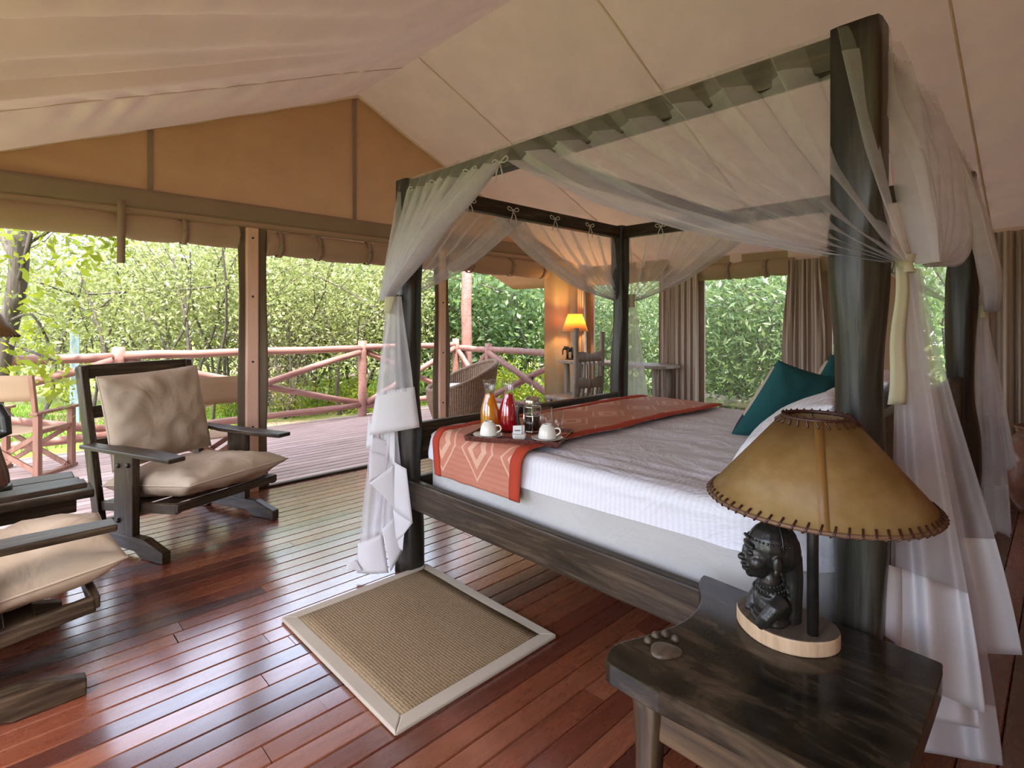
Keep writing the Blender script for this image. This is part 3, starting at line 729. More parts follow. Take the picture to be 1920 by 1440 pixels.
# ---- mattress base, mattress with sheet
MX0, MX1, MY0, MY1 = BX0 + 0.035, BX1 - 0.035, BY0 + 0.06, BY1 - 0.035
def rbox(x0, x1, y0, y1, z0, z1, r, nu, nv, fn=None, k=5):
    """rounded cloth-covered block, open at the bottom"""
    def pf(u, v):
        # v: 0 bottom edge .. 0.35 top edge .. 1 centre of the top ; u round the perimeter
        a = 2 * PI * u; e = 2.0 / 14
        c, s_ = math.cos(a), math.sin(a)
        sx = math.copysign(abs(c) ** e, c); sy = math.copysign(abs(s_) ** e, s_)
        if v < 0.4:
            t = v / 0.4; z = lerp(z0, z1 - r, t); ins = 0.0
        elif v < 0.6:
            t = (v - 0.4) / 0.2 * PI / 2; z = z1 - r + r * math.sin(t); ins = r * (1 - math.cos(t))
        else:
            t = (v - 0.6) / 0.4; z = z1; ins = None
        hx, hy = (x1 - x0) / 2, (y1 - y0) / 2
        if ins is None:
            p = Vector(((hx - r) * (1 - t) * sx, (hy - r) * (1 - t) * sy, z))
        else: p = Vector(((hx - ins) * sx, (hy - ins) * sy, z))
        p += Vector(((x0 + x1) / 2, (y0 + y1) / 2, 0))
        return fn(p, v, u) if fn else p
    return MB().grid(pf, nu, nv, closeu=True)
o = rbox(MX0 + 0.012, MX1 - 0.012, MY0, MY1, 0.36, 0.64, 0.02, 140, 24, lambda p, v, u: p + Vector((0, 0, 0)) + Vector((0.006 * nz(p.y * 18, p.z * 3) if v < 0.4 else 0, 0, 0))).build('box_spring', M['valance'])
tag(o, 'grey-white cloth covered box spring inside the bed frame', 'box spring')
def shp(p, v, u):
    q = Vector(p)
    if v < 0.45:                                        # loose edge of the sheet hanging at the side
        q.z += (0.45 - v) * (0.05 * nz(p.x * 3 + 7, p.y * 3) + 0.02 * nz(p.x * 11, p.y * 11))
        b = 0.022 * nz(p.x * 6, p.y * 6, p.z * 9) + 0.010 * nz(p.x * 15, p.y * 15, p.z * 12)
        q.x += b * (1 if p.x > 2.5 else -1)
    else:
        q.z += 0.012 * nz(p.x * 1.7, p.y * 1.7) + 0.008 * nz(p.x * 7 + 0.8 * p.y, p.y * 3.5, 2) + 0.005 * nz(p.x * 14, p.y * 10, 5) + 0.012 * math.exp(-(p.x - MX0) / 0.22) * nz(p.x * 9, p.y * 8, 8)
        # gathered folds near the near edge of the bed
        for (cx_, cy_, rr) in ((1.78, 0.95, 0.16), (1.72, 1.45, 0.11)):
            d = math.hypot((p.x - cx_) * 1.3, p.y - cy_)
            q.z += 0.010 * math.exp(-(d / rr) ** 2) * math.sin(d * 62 + 4 * nz(p.x * 3, p.y * 3))
    return q
o = rbox(MX0 - 0.005, MX1 + 0.005, MY0 - 0.01, MY1 - 0.005, 0.605, 0.735, 0.05, 260, 110, shp).build('bed_sheet', M['sheet'], solid=0.006)
tag(o, 'white tone-on-tone striped sheet and mattress on the four-poster bed', 'bedding')
# ---- runner: a strip that lies across the bed and hangs down the near side
RY0, RY1 = 1.585, 2.205
def runz(s_):
    """s_: metres along the strip, 0 at its near hanging edge"""
    x0 = MX0 - 0.030; r = 0.055; zt = 0.754; z0 = 0.545
    L1 = zt - r - z0; L2 = PI / 2 * r
    if s_ < L1: return x0, z0 + s_
    if s_ < L1 + L2:
        a = (s_ - L1) / r; return x0 + r * (1 - math.cos(a)), zt - r + r * math.sin(a)
    return x0 + r + (s_ - L1 - L2), zt
RL = 0.15 + 0.086 + (MX1 - MX0 - 0.06)
def strip(v0, v1, lift, nm, mat, parent, nu=150, nv=18, uv=False):
    def f(u, v):
        s_ = u * RL; x, z = runz(s_); vv = lerp(v0, v1, v)
        y = lerp(RY1, RY0, vv) + 0.012 * nz(s_ * 2.2, vv * 2) + (0.03 * (vv - 0.5)) * smooth((0.25 - s_) / 0.25)
        y += 0.01 * math.sin(s_ * 2.0)
        b = 0.010 * nz(s_ * 5, vv * 4) + 0.007 * nz(s_ * 12, vv * 8, 3)
        if s_ < 0.2: return (x - lift - 0.4 * abs(b) - 0.008 * nz(vv * 7, 1), y, z)
        return (x, y, z + lift + 0.5 * (b + 0.004) + 0.012 * nz(x * 1.7, y * 1.7) * 0.9)
    mb = MB().grid(f, nu, nv); o_ = mb.build(nm, M[mat], parent, solid=0.004)
    if uv:
        ul = o_.data.uv_layers.new(name='UVMap'); W = nu + 1
        for lp in o_.data.loops:
            i = lp.vertex_index; ul.data[lp.index].uv = ((i % W) / nu * RL, (i // W) / nv * (v1 - v0) * (RY1 - RY0))
    return o_
rn = thing('bed_runner', 'salmon patterned bed runner with red borders across the foot of the bed', 'runner', (2.5, 1.93, 0.74))
strip(0.0, 1.0, 0.006, 'runner_cloth', 'runner', rn, uv=True)
strip(-0.005, 0.085, 0.010, 'border', 'redtrim', rn, nv=3)
strip(0.905, 1.005, 0.010, 'border', 'redtrim', rn, nv=3)

# ---- pillows and cushions
def pillow_mb(w, h, t, Mx, n=26, seed=0, pinch=0.10, wr=0.012, pw=0.5):
    mb = MB()
    for sgn in (1, -1):
        def pf(u, v):
            a, b = math.sin((u - 0.5) * PI), math.sin((v - 0.5) * PI)
            x = a * w / 2 * (1 - pinch * (1 - b * b) * 0.5 * abs(a) ** 2 * 1.0); y = b * h / 2 * (1 - pinch * (1 - a * a) * 0.5 * abs(b) ** 2)
            e = max(0.0, (1 - abs(a) ** 2.6) * (1 - abs(b) ** 2.6)); z = t / 2 * e ** pw
            edge = smooth(min(1 - abs(a), 1 - abs(b)) * 5)
            z += edge * wr * (nz(x * 6 + seed, y * 6, sgn) + 0.6 * nz(x * 15, y * 11 + seed, sgn))
            # creases running in from the edges
            z += edge * wr * 0.9 * math.sin((abs(a) - abs(b)) * 9 + 5 * nz(x * 3, y * 3, seed)) * (1 - edge * 0.5) * max(abs(a), abs(b)) ** 2
            return (x, y, sgn * z)
        mb.grid(pf if sgn > 0 else (lambda u, v: pf(1 - u, v)), n, n, M=Mx)
    return mb
def piping(w, h, Mx, pinch, r=0.005):
    pts = []
    for k in range(60):
        s_ = k / 60 * 4; e = int(s_); f_ = (s_ - e) * 2 - 1
        a, b = ((f_, -1), (1, f_), (-f_, 1), (-1, -f_))[e]
        x = a * w / 2 * (1 - pinch * (1 - b * b) * 0.5 * abs(a) ** 2); y = b * h / 2 * (1 - pinch * (1 - a * a) * 0.5 * abs(b) ** 2)
        pts.append(Mx @ Vector((x, y, 0)))
    return MB().tube(pts, r, 6, close=True)
def bed_pillow(label, x, yb, zb, yt, zt, w, seed):
    b = Vector((x, yb, zb)); t_ = Vector((x, yt, zt)); h = (t_ - b).length
    Mx = frame((b + t_) / 2, (1, 0.02, 0), t_ - b)
    return tag(pillow_mb(w, h, 0.17, Mx, seed=seed, pinch=0.06, pw=0.48).build('pillow', M['sheet']), label, 'pillow', 'white bed pillows')
bed_pillow('white striped pillow leaning near the head of the bed, closest to the bedside lamp', 2.27, 0.86, 0.79, 0.53, 1.03, 0.64, 3)
bed_pillow('white striped pillow lying flat beneath the leaning one at the bed head', 2.20, 0.74, 0.80, 0.44, 0.86, 0.66, 5)
bed_pillow('white striped pillow standing behind the teal cushions', 3.02, 0.86, 0.80, 0.52, 1.05, 0.72, 7)
def scatter(label, x, yb, zb, yt, zt, rz, w=0.48, dz=0.0):
    b = Vector((x, yb, zb)); t_ = Vector((x, yt, zt)); h = (t_ - b).length; yv = (t_ - b).normalized(); xa = Vector((math.cos(rz), math.sin(rz), dz)); xa = (xa - yv * xa.dot(yv)).normalized()
    b += xa * (w / 2); t_ += xa * (w / 2); Mx = frame((b + t_) / 2, xa, yv)
    r = thing('scatter_cushion', label, 'cushion', (b + t_) / 2 - Vector((0, 0, 0.24)), group='teal scatter cushions')
    mb = pillow_mb(w, h, 0.15, Mx, seed=x, pinch=0.10, pw=0.5)
    half = len(mb.f) // 2; z_face = [mb.f[:half], mb.f[half:]]
    # local +z is x cross y: the face turned to the foot of the bed or the head
    back = MB(); front = MB()
    nl = (Mx.to_3x3() @ Vector((0, 0, 1)))
    fi, bi = (0, 1) if nl.y > 0 else (1, 0)
    nvh = len(mb.v) // 2
    for tgt, idx in ((front, fi), (back, bi)):
        tgt.add(mb.v[idx * nvh:(idx + 1) * nvh], [tuple(i - idx * nvh for i in f) for f in z_face[idx]], True)
    back.build('back_panel', M['teal'], r)
    # the front is tan with dark bands at top and bottom
    tan, nav, nav2 = MB(), MB(), MB()
    inv = Mx.inverted()
    for f in front.f:
        cy_ = sum((inv @ Vector(front.v[i])).y for i in f) / len(f) / h
        (nav if cy_ < -0.24 else nav2 if cy_ > 0.40 else tan).add([front.v[i] for i in f], [tuple(range(len(f)))], True)
    tan.build('front_panel', M['tan'], r); nav.build('front_band', M['navy'], r); nav2.build('front_band', M['navy'], r)
    return r
scatter('teal cushion with a tan and navy front leaning at the middle of the bed head', 2.66, 1.17, 0.740, 0.943, 1.125, -0.50, 0.33, -0.30)
scatter('teal cushion with tan front at the far side of the bed', 3.10, 1.05, 0.745, 0.84, 1.138, -0.45, 0.36, -0.25)

# ---- mosquito netting, one gathered net at each post
def swag(parent, a, b, tie, sag, folds, seed, amp=0.022, out=(0, 0, 0), nm='swag', n=60, m=26, spread=0.05, mat='net'):
    """cloth from the beam a (post) .. b (free end) gathered to the tie point"""
    a, b, tie, out = Vector(a), Vector(b), Vector(tie), Vector(out)
    dr = (b - a).normalized(); nrm = dr.cross(UP).normalized()
    if nrm.dot(out) < 0: nrm = -nrm
    def f(u, v):
        uu = u + 0.012 * math.sin(u * folds * 4 * PI) ; B = lerp(a, b, uu)
        top = 0.012 * math.cos(u * folds * 2 * PI)
        T = tie + nrm * (0.018 * math.sin(u * folds * 2 * PI)) + dr * ((u - 0.5) * spread)
        t = v
        p = lerp(B, T, t)
        p.z -= sag * (u ** 1.5) * 4 * t * (1 - t)
        # near the post the cloth first falls, further out it swings over
        p.z -= 0.05 * (1 - u) * math.sin(PI * t)
        am = amp * (0.4 + 1.2 * math.sin(PI * min(1, t * 0.9 + 0.1)) ** 0.8) * (1 - 0.5 * t)
        p += nrm * (0.038 + top + am * (math.sin(u * folds * 2 * PI + 1.2 * nz(u * 4, v * 2, seed)) + 0.6 * nz(u * folds * 1.7, v * 3, seed)) + 0.06 * u * math.sin(PI * t) * (out.length > 0))
        p += UP * (0.055 if v == 0 else 0.0) * 0 + Vector((0, 0, 0.010 * am / amp * nz(u * 9, v * 5, seed + 3)))
        return p
    o = MB().grid(lambda u, v: f(u, lerp(0.085, 1.0, v)), n, m).build(nm, M[mat], parent)
    MB().grid(lambda u, v: f(u, 0.085 * v) - nrm * 0.002, n, 5).build('net_heading', M['net0'], parent)
    MB().grid(lambda u, v: f(lerp(0.80, 1.0, u), lerp(0.085, 1.0, v)) + nrm * 0.006, 14, m).build('gathered_edge', M['net2'], parent)
    return o, [f(1.0, j / m) for j in range(m + 1)]
def header(parent, a, b, out, seed):
    """net folded over the top of the beam"""
    a, b, out = Vector(a), Vector(b), Vector(out); dr = b - a; n = int(dr.length * 70)
    def f(u, v):
        p = a + dr * u; rip = 0.008 * math.sin(u * dr.length * 75 + 2 * nz(u * 9, seed)) * (1 - 0.3 * v)
        k = [(-0.035, 0.006), (0.0, 0.012 + rip), (0.036, 0.006), (0.041 + rip, -0.03), (0.041 + rip * 1.4, -0.09)][int(round(v * 4))]
        return p + out * k[0] + UP * (0.045 + k[1])
    return MB().grid(f, n, 4).build('net_header', M['net0'], parent)
def bow(parent, p, nrm, along, s=1.0):
    p, nrm, along = Vector(p), Vector(nrm), Vector(along); mb = MB()
    for sg in (-1, 1):
        loop = [p + along * (sg * x * s) + UP * (z * s) + nrm * 0.006 for x, z in ((0, 0), (0.018, 0.012), (0.032, 0.014), (0.036, 0.004), (0.022, -0.003), (0.004, 0))]
        mb.tube(crom(loop, 3), 0.0032, 5)
        mb.tube([p + nrm * 0.006, p + along * (sg * 0.012 * s) + UP * (-0.03 * s) + nrm * 0.012, p + along * (sg * 0.022 * s) + UP * (-0.062 * s) + nrm * 0.008], 0.003, 5)
    mb.ball(p + nrm * 0.006, 0.007, 8)
    mb.build('tie_bow', M['tie'], parent)
def tail(parent, tie, foot, across, w0, w1, folds, seed, z1=0.02, amp=0.05, hem=0.16, n=84, m=44, curve=0.0, nm='tail', twist=0.0):
    tie, foot, across = Vector(tie), Vector(foot), Vector(across).normalized(); nrm = across.cross(UP)
    def f(u, v):
        c = lerp(tie, foot, v); wd = lerp(w0, w1, smooth(v * 0.9) * 0.6 + 0.4 * v)
        ph = u * folds * 2 * PI + 1.2 * nz(u * 3, v * 1.4, seed)
        am = amp * (0.25 + 0.75 * smooth(v * 1.4)) * (0.8 + 0.5 * nz(u * folds * 0.8, seed))
        p = c + across * ((u - 0.5) * wd + curve * math.sin(PI * v)) + nrm * (am * math.sin(ph)) + across * (0.35 * am * math.cos(ph))
        if v > 0.999: p.z += 0.012 * math.sin(ph * 0.5)
        return p
    MB().grid(lambda u, v: f(u, v * (1 - hem)), n, m).build(nm, M['net2'], parent)
    MB().grid(lambda u, v: f(u, 1 - hem + v * hem), n, 10).build('hem_border', M['hem'], parent, solid=0.0015)
    return f
def gather(parent, tie, r=0.03, h=0.05):
    tie = Vector(tie)
    MB().lathe([(r * 1.25, h), (r, 0.35 * h), (r * 0.93, 0), (r, -0.35 * h), (r * 1.2, -h)], 16, tie).build('tie_knot', M['ribbon'], parent)

mids = 1.62; FM = 2.42; HM = 2.62
# foot post, near side
T1 = Vector((1.500, 2.440, 1.415))
n1 = thing('mosquito_net', 'white mosquito net tied at the foot post beside the rug, cascading to the floor', 'mosquito net', (T1.x, T1.y, 0), group='mosquito nets tied at the bed posts')
swag(n1, (BX0, BY1 + 0.02, CT), (BX0, mids - 0.04, CT), T1, 0.05, 9, 1.0, out=(-1, 0, 0), mat='net2')
swag(n1, (BX0, BY1, CT), (FM + 0.18, BY1, CT), T1 + Vector((0.06, 0.0, 0.02)), 0.10, 8, 2.0, out=(0, 1, 0))
header(n1, (BX0, BY1 + 0.03, CZ), (BX0, mids, CZ), (-1, 0, 0), 1)
gather(n1, T1 - Vector((0, 0, 0.02)))
# foot post, far side
T2 = Vector((3.605, 2.38, 1.47))
n2 = thing('mosquito_net', 'white mosquito net tied at the far foot post in front of the desk window', 'mosquito net', (T2.x, T2.y, 0), group='mosquito nets tied at the bed posts')
swag(n2, (BX1, BY1, CT), (FM - 0.28, BY1, CT), T2 + Vector((-0.05, 0.03, 0.0)), 0.10, 8, 3.0, out=(0, 1, 0))
swag(n2, (BX1, BY1, CT), (BX1, 1.25, CT), T2, 0.07, 7, 4.0, out=(1, 0, 0))
tail(n2, T2, T2 + Vector((0.05, -0.02, -1.44)), (0.78, -0.62, 0), 0.10, 0.36, 5, 6.0, amp=0.03)
gather(n2, T2)
# head post, near side
T3 = Vector((1.640, 0.285, 1.447))
n3 = thing('mosquito_net', 'large white mosquito net tied at the near head post behind the bedside lamp', 'mosquito net', (T3.x, T3.y, 0), group='mosquito nets tied at the bed posts')
swag(n3, (BX0, BY0 - 0.01, CT), (BX0, mids + 0.10, CT), T3 + Vector((-0.03, 0.0, 0.0)), 0.085, 8, 5.0, amp=0.026, out=(-1, 0, 0), n=90, m=36, mat='net1')
swag(n3, (BX0, BY0, CT), (HM - 0.1, BY0, CT), T3 + Vector((0.02, -0.01, 0.0)), 0.18, 8, 6.0, amp=0.026, out=(0, -1, 0), n=80, m=34)
header(n3, (BX0, BY0, CZ), (BX0, mids, CZ), (-1, 0, 0), 2)
header(n3, (BX0, BY0, CZ), (HM, BY0, CZ), (0, -1, 0), 3)
gather(n3, T3, 0.022, 0.022)
# head post, far side
T4 = Vector((3.575, 0.300, 1.355))
n4 = thing('mosquito_net', 'white mosquito net tied at the far head post near the gathered curtain', 'mosquito net', (T4.x, T4.y, 0), group='mosquito nets tied at the bed posts')
swag(n4, (BX1, BY0, CT), (HM, BY0, CT), T4, 0.10, 7, 7.0, out=(0, -1, 0))
swag(n4, (BX1, BY0, CT), (BX1, 1.15, CT), T4, 0.10, 7, 8.0, out=(1, 0, 0))
header(n4, (BX1, BY0, CZ), (HM, BY0, CZ), (0, -1, 0), 4)
tail(n4, T4 - Vector((0, 0, 0.02)), T4 + Vector((0.04, -0.03, -1.12)), (0.75, -0.66, 0), 0.07, 0.25, 4, 9.0, amp=0.025, hem=0.22)
tail(n4, T4 - Vector((-0.02, 0, 0.02)), T4 + Vector((0.10, -0.07, -0.80)), (0.75, -0.66, 0), 0.06, 0.17, 3, 10.5, amp=0.02, hem=0.35)
gather(n4, T4, 0.026, 0.03)
# bows along the canopy
for t_ in (0.05, 0.36, 0.68, 0.93): bow(n1, (BX0 - 0.036, lerp(BY1, mids, t_), CZ - 0.02), (-1, 0, 0), (0, 1, 0), 1.3)
for x in (1.98, 2.33, 2.72, 3.10): bow(n2, (x, BY1 - 0.036, CZ - 0.005), (0, -1, 0), (1, 0, 0), 1.3)
for y in (0.9, 1.4, 2.05): bow(n2, (BX1 - 0.036, y, CZ), (-1, 0, 0), (0, 1, 0), 1.3)

# hanging layers laid out between a top line and a bottom line at their own depth
def layer(parent, seed, top, bot, k0, k1, hem, folds, amp, mat='net2'):
    def f(u, v):
        s_ = smooth(v) * 0.35 + 0.65 * v
        x0 = lerp(top[0], bot[0], s_); x1 = lerp(top[1], bot[1], s_)
        y = lerp(top[2], lerp(bot[2], bot[3], u), v); k = lerp(k0, k1, v)
        ph = u * folds * 2 * PI + 2.2 * nz(u * 2.3, v * 0.9, seed)
        a = amp * (0.2 + 0.8 * smooth(v * 1.6)) * (0.7 + 0.9 * nz(u * folds, seed + 3))
        return onk(lerp(x0, x1, u), y, k + a * math.sin(ph)) + RT * (0.15 * a * math.cos(ph))
    MB().grid(lambda u, v: f(u, v * (1 - hem)), 80, 40).build('tail', M[mat], parent)
    if hem: MB().grid(lambda u, v: f(u, 1 - hem + v * hem), 80, 12).build('hem_border', M['hem'], parent, solid=0.0015)
# cascade of the foot net: sheer tail plus folded solid border
layer(n1, 31.0, (724, 750, 556), (673, 740, 1028, 1015), 2.755, 2.79, 0.0, 4.3, 0.02)
layer(n1, 32.0, (730, 753, 556), (705, 776, 742, 732), 2.72, 2.72, 0.0, 3.6, 0.015)
layer(n1, 33.0, (728, 745, 800), (690, 762, 1000, 985), 2.75, 2.78, 0.0, 3.0, 0.015)
def panel(parent, quad, k, bul=0.006, nm='hem_border', mat='hem', ndiv=8):
    P = [onk(x, y, k + dk_) for x, y, dk_ in quad]
    def f(u, v):
        p = lerp(lerp(P[0], P[1], u), lerp(P[3], P[2], u), v)
        return p - FW * (bul * math.sin(PI * u) * (0.6 + 0.4 * math.sin(PI * v)))
    return MB().grid(f, ndiv, ndiv).build(nm, M[mat], parent, solid=0.0015)
for q, bul in (
    ([(706, 735, 0.02), (777, 725, 0.01), (787, 801, 0.0), (692, 816, 0.0)], 0.02),
    ([(691, 780, 0.05), (700, 815, 0.02), (700, 834, 0.03), (686, 842, 0.05)], 0.0),
    ([(699, 816, 0.03), (730, 829, 0.05), (730, 855, 0.05), (693, 844, 0.01)], 0.004),
    ([(709, 812, 0.06), (741, 808, 0.03), (740, 873, 0.03), (727, 862, 0.07)], 0.004),
    ([(693, 844, 0.01), (728, 856, 0.05), (738, 876, 0.06), (692, 906, 0.03)], 0.008),
    ([(692, 906, 0.0), (740, 870, 0.04), (741, 956, 0.03), (716, 926, 0.01)], 0.006),
    ([(740, 866, 0.03), (762, 879, 0.0), (774, 981, 0.0), (737, 955, 0.03)], 0.008),
    ([(737, 954, 0.035), (774, 980, 0.005), (757, 1002, 0.02), (742, 1016, 0.04)], 0.003),
    ([(742, 1013, 0.045), (758, 1000, 0.02), (755, 1033, 0.03), (743, 1023, 0.05)], 0.002),
    ([(716, 992, 0.02), (738, 971, 0.05), (755, 1033, 0.05), (732, 1073, 0.0)], 0.008),
    ([(671, 1019, 0.03), (717, 1000, 0.06), (729, 1074, 0.02), (669, 1074, 0.02)], 0.02),
    ([(649, 1057, 0.0), (668, 1049, 0.02), (679, 1069, 0.0), (650, 1068, -0.02)], 0.004)):
    panel(n1, q, 2.715, bul)
panel(n1, [(722, 556, 0.0), (741, 556, 0.0), (732, 588, 0.0), (720, 585, 0.0)], 2.70, 0.004, 'tie_end', 'ribbon')
# tail of the near head net: overlapping sheer layers with solid hems
layer(n3, 21.0, (1682, 1714, 503), (1676, 1848, 1268, 1338), 1.38, 1.37, 0.27, 1.7, 0.022)
layer(n3, 22.0, (1680, 1716, 503), (1664, 1838, 1338, 1366), 1.41, 1.41, 0.16, 2.3, 0.02)
layer(n3, 23.0, (1696, 1728, 503), (1778, 1918, 1222, 1228), 1.46, 1.54, 0.30, 1.6, 0.02)
layer(n3, 24.0, (1690, 1724, 503), (1690, 1880, 1402, 1436), 1.45, 1.52, 0.12, 2.1, 0.025)
panel(n3, [(1650, 1052, 0.0), (1690, 1066, 0.02), (1694, 1215, 0.03), (1656, 1190, 0.0)], 1.36, 0.012)
def rbn(u, v):
    p = lerp(onk(1690, 500, 1.33), onk(1682 + 2 * math.sin(v * 5), 758, 1.315), v)
    return p + RT * ((u - 0.5) * lerp(0.03, 0.044, v)) - FW * (0.006 * math.sin(v * 9))
MB().grid(rbn, 3, 20).build('tie_ribbon', M['ribbon'], n3, solid=0.003)

# ================================================================== RUG
rg = thing('sisal_rug', 'small sisal rug with pale cloth binding on the floor beside the bed', 'rug', (1.295, 1.92, 0))
RGX0, RGX1, RGY0, RGY1 = 0.912, 1.675, 1.462, 2.382
def rgf(u, v):
    x, y = lerp(RGX0 + 0.05, RGX1 - 0.05, u), lerp(RGY0 + 0.05, RGY1 - 0.05, v)
    return (x, y, 0.014 + 0.0015 * nz(x * 3, y * 3))
MB().grid(rgf, 12, 12).build('weave', M['rug'], rg, solid=0.008)
bw = 0.056
for a, b, c, d in (((RGX0, RGY0), (RGX1, RGY0), (RGX1 - bw, RGY0 + bw), (RGX0 + bw, RGY0 + bw)), ((RGX1, RGY0), (RGX1, RGY1), (RGX1 - bw, RGY1 - bw), (RGX1 - bw, RGY0 + bw)),
                   ((RGX1, RGY1), (RGX0, RGY1), (RGX0 + bw, RGY1 - bw), (RGX1 - bw, RGY1 - bw)), ((RGX0, RGY1), (RGX0, RGY0), (RGX0 + bw, RGY0 + bw), (RGX0 + bw, RGY1 - bw))):
    MB().prism([a, b, c, d], 0.017, M=Matrix.Translation((0, 0, 0.0015))).build('binding', M['rugtrim'], rg, bevel=0.006, seg=3)

# ================================================================== BEDSIDE TABLE AND LAMP
NZ = 0.55
nst = thing('bedside_table', 'dark polished slab bedside table with a carved paw print', 'table', (1.25, 0.46, 0))
outl = crom([(0.985, 0.715, 0), (1.045, 0.735, 0), (1.13, 0.705, 0), (1.25, 0.672, 0), (1.37, 0.685, 0), (1.46, 0.735, 0), (1.515, 0.752, 0), (1.528, 0.735, 0),
             (1.518, 0.60, 0), (1.520, 0.40, 0), (1.512, 0.215, 0), (1.490, 0.188, 0), (1.38, 0.184, 0), (1.25, 0.184, 0), (1.12, 0.184, 0), (1.01, 0.18, 0), (0.985, 0.20, 0),
             (0.990, 0.40, 0), (0.978, 0.58, 0), (0.980, 0.700, 0)], 4)
MB().prism([(p.x, p.y) for p in outl], 0.048, M=Matrix.Translation((0, 0, NZ - 0.048))).build('slab_top', M['slab'], nst, bevel=0.013, seg=3, angle=50)
for x, y, sx_ in ((1.055, 0.645, -1), (1.445, 0.655, 1), (1.055, 0.27, -1), (1.43, 0.27, 1)):
    pts = [(x - sx_ * 0.005 + sx_ * 0.028 * math.sin(PI * t * 0.9) * (1 - t), y, t * (NZ - 0.05)) for t in [k / 10 for k in range(11)]]
    rad = [0.036 + 0.010 * math.cos(PI * t * 1.7) for t in [k / 10 for k in range(11)]]
    MB().tube(pts, rad, 12, sq=lambda i, a: min(1.25, 0.95 / max(abs(math.cos(a)), abs(math.sin(a))))).build('leg', M['legdark'], nst)
MB().box((1.055, 0.458, 0.435), (0.03, 0.32, 0.085)).build('apron', M['rawdark'], nst, bevel=0.005)
MB().box((1.44, 0.462, 0.435), (0.03, 0.32, 0.085)).build('apron', M['rawdark'], nst, bevel=0.005)
MB().box((1.25, 0.648, 0.435), (0.33, 0.03, 0.085)).build('apron', M['rawdark'], nst, bevel=0.005)
MB().box((1.25, 0.268, 0.435), (0.33, 0.03, 0.085)).build('apron', M['rawdark'], nst, bevel=0.005)
pw_ = MB()
def pad(px, py, a, b, hgt):
    c = onz(px, py, NZ); pw_.ball((c.x, c.y, NZ), (a, b, hgt), 14)
pwM = []
c = onz(1247, 1222, NZ); 
def padf(u, v):
    a = 2 * PI * u; rr = 0.034 * (1 + 0.10 * math.cos(3 * a + 0.6)) * math.sin(PI / 2 * v) if v else 0.0
    q = RT * (math.cos(a) * rr * 1.05) + FW * (math.sin(a) * rr * 0.85)
    return (c.x + q.x, c.y + q.y, NZ - 0.002 + 0.013 * math.cos(PI / 2 * v) ** 0.5)
paw = MB().grid(padf, 28, 8, closeu=True).build('carved_paw_pad', M['paw'], nst)
for px, py in ((1215, 1203), (1229, 1193), (1247, 1191), (1266, 1200)):
    q = onz(px, py, NZ); MB().ball((q.x, q.y, NZ), (0.0085, 0.0105, 0.011), 12).build('carved_paw_toe', M['paw'], nst)

LX, LY, LZ = 1.372, 0.405, NZ
lamp = thing('bedside_lamp', 'bedside lamp with parchment shade and carved dark wooden bust on a pale wood slab', 'lamp', (1.31, 0.45, LZ))
bc = Vector((1.315, 0.475, LZ)); bx = (onz(1560, 1200, NZ) - onz(1392, 1140, NZ)); bx.z = 0; bl = bx.length / 2; bx.normalize()
bcen = (onz(1562, 1218, NZ) + onz(1390, 1160, NZ)) / 2; by_ = Vector((-bx.y, bx.x, 0))
poly = []
for k in range(36):
    a = 2 * PI * k / 36; rr = 1 + 0.05 * math.cos(2 * a + 0.5) + 0.05 * math.sin(3 * a)
    poly.append((math.cos(a) * bl * 1.06 * rr, math.sin(a) * bl * 0.86 * rr))
Mb = frame((bcen.x, bcen.y, LZ), bx, by_)
MB().prism(poly, 0.036, M=Mb).build('base_slab', M['rawedge'], lamp, bevel=0.004)
MB().prism([(x * 0.985, y * 0.985) for x, y in poly], 0.002, M=Mb @ Matrix.Translation((0, 0, 0.0355))).build('base_bark_top', M['basetop'], lamp)
pb = onz(1524, 1190, LZ + 0.036)
SB, ST = 0.897, 1.085                            # bottom and top of the shade
ptop = Vector((pb.x, pb.y, ST - 0.012))
MB().tube([pb, ptop], 0.0125, 12).build('pole', M['ebony'], lamp)
sx_, sy_ = pb.x + 0.012, pb.y - 0.004
RB, RTP = 0.231, 0.070
shade = MB().lathe([(RB, SB), (RTP, ST)], 72, (sx_, sy_, 0)).build('lamp_shade', M['hide'], lamp, solid=0.003)
va = math.atan2(-sy_, -sx_) + 0.06
def seam(u, v):
    z = lerp(SB, ST, v); r = lerp(RB, RTP, v) + 0.003; a = va + (u - 0.5) * 0.018 / r
    return (sx_ + r * math.cos(a), sy_ + r * math.sin(a), z)
MB().grid(seam, 2, 2).build('shade_seam', M['darkstrap'], shade, solid=0.001)
def ring(r, z, rad, nm, mat):
    MB().tube([(sx_ + r * math.cos(a), sy_ + r * math.sin(a), z) for a in [2 * PI * k / 64 for k in range(64)]], rad, 6, close=True).build(nm, M[mat], shade)
ring(RB, SB, 0.0048, 'rim', 'lacetrim'); ring(RTP, ST, 0.0045, 'rim', 'lace')
for r, z, cnt, sg in ((RB, SB, 62, 1), (RTP, ST, 26, -1)):
    lc = MB()
    for k in range(cnt):
        a = 2 * PI * k / cnt; da = 0.011 / r
        def pt(da_, dr, dz): return (sx_ + (r + dr) * math.cos(a + da_), sy_ + (r + dr) * math.sin(a + da_), z + dz)
        slope = (RB - RTP) / (ST - SB)
        lc.tube([pt(da * 0.6, -sg * 0.016 * 0.75 + 0.005, sg * 0.013), pt(da * 0.1, sg * 0.003 + 0.003, 0.0), pt(-da * 0.4, 0.001, -sg * 0.0062), pt(-da * 0.6, -0.005, sg * 0.004)], 0.0024, 5)
    lc.build('lacing', M['lace'], shade, kind='stuff')
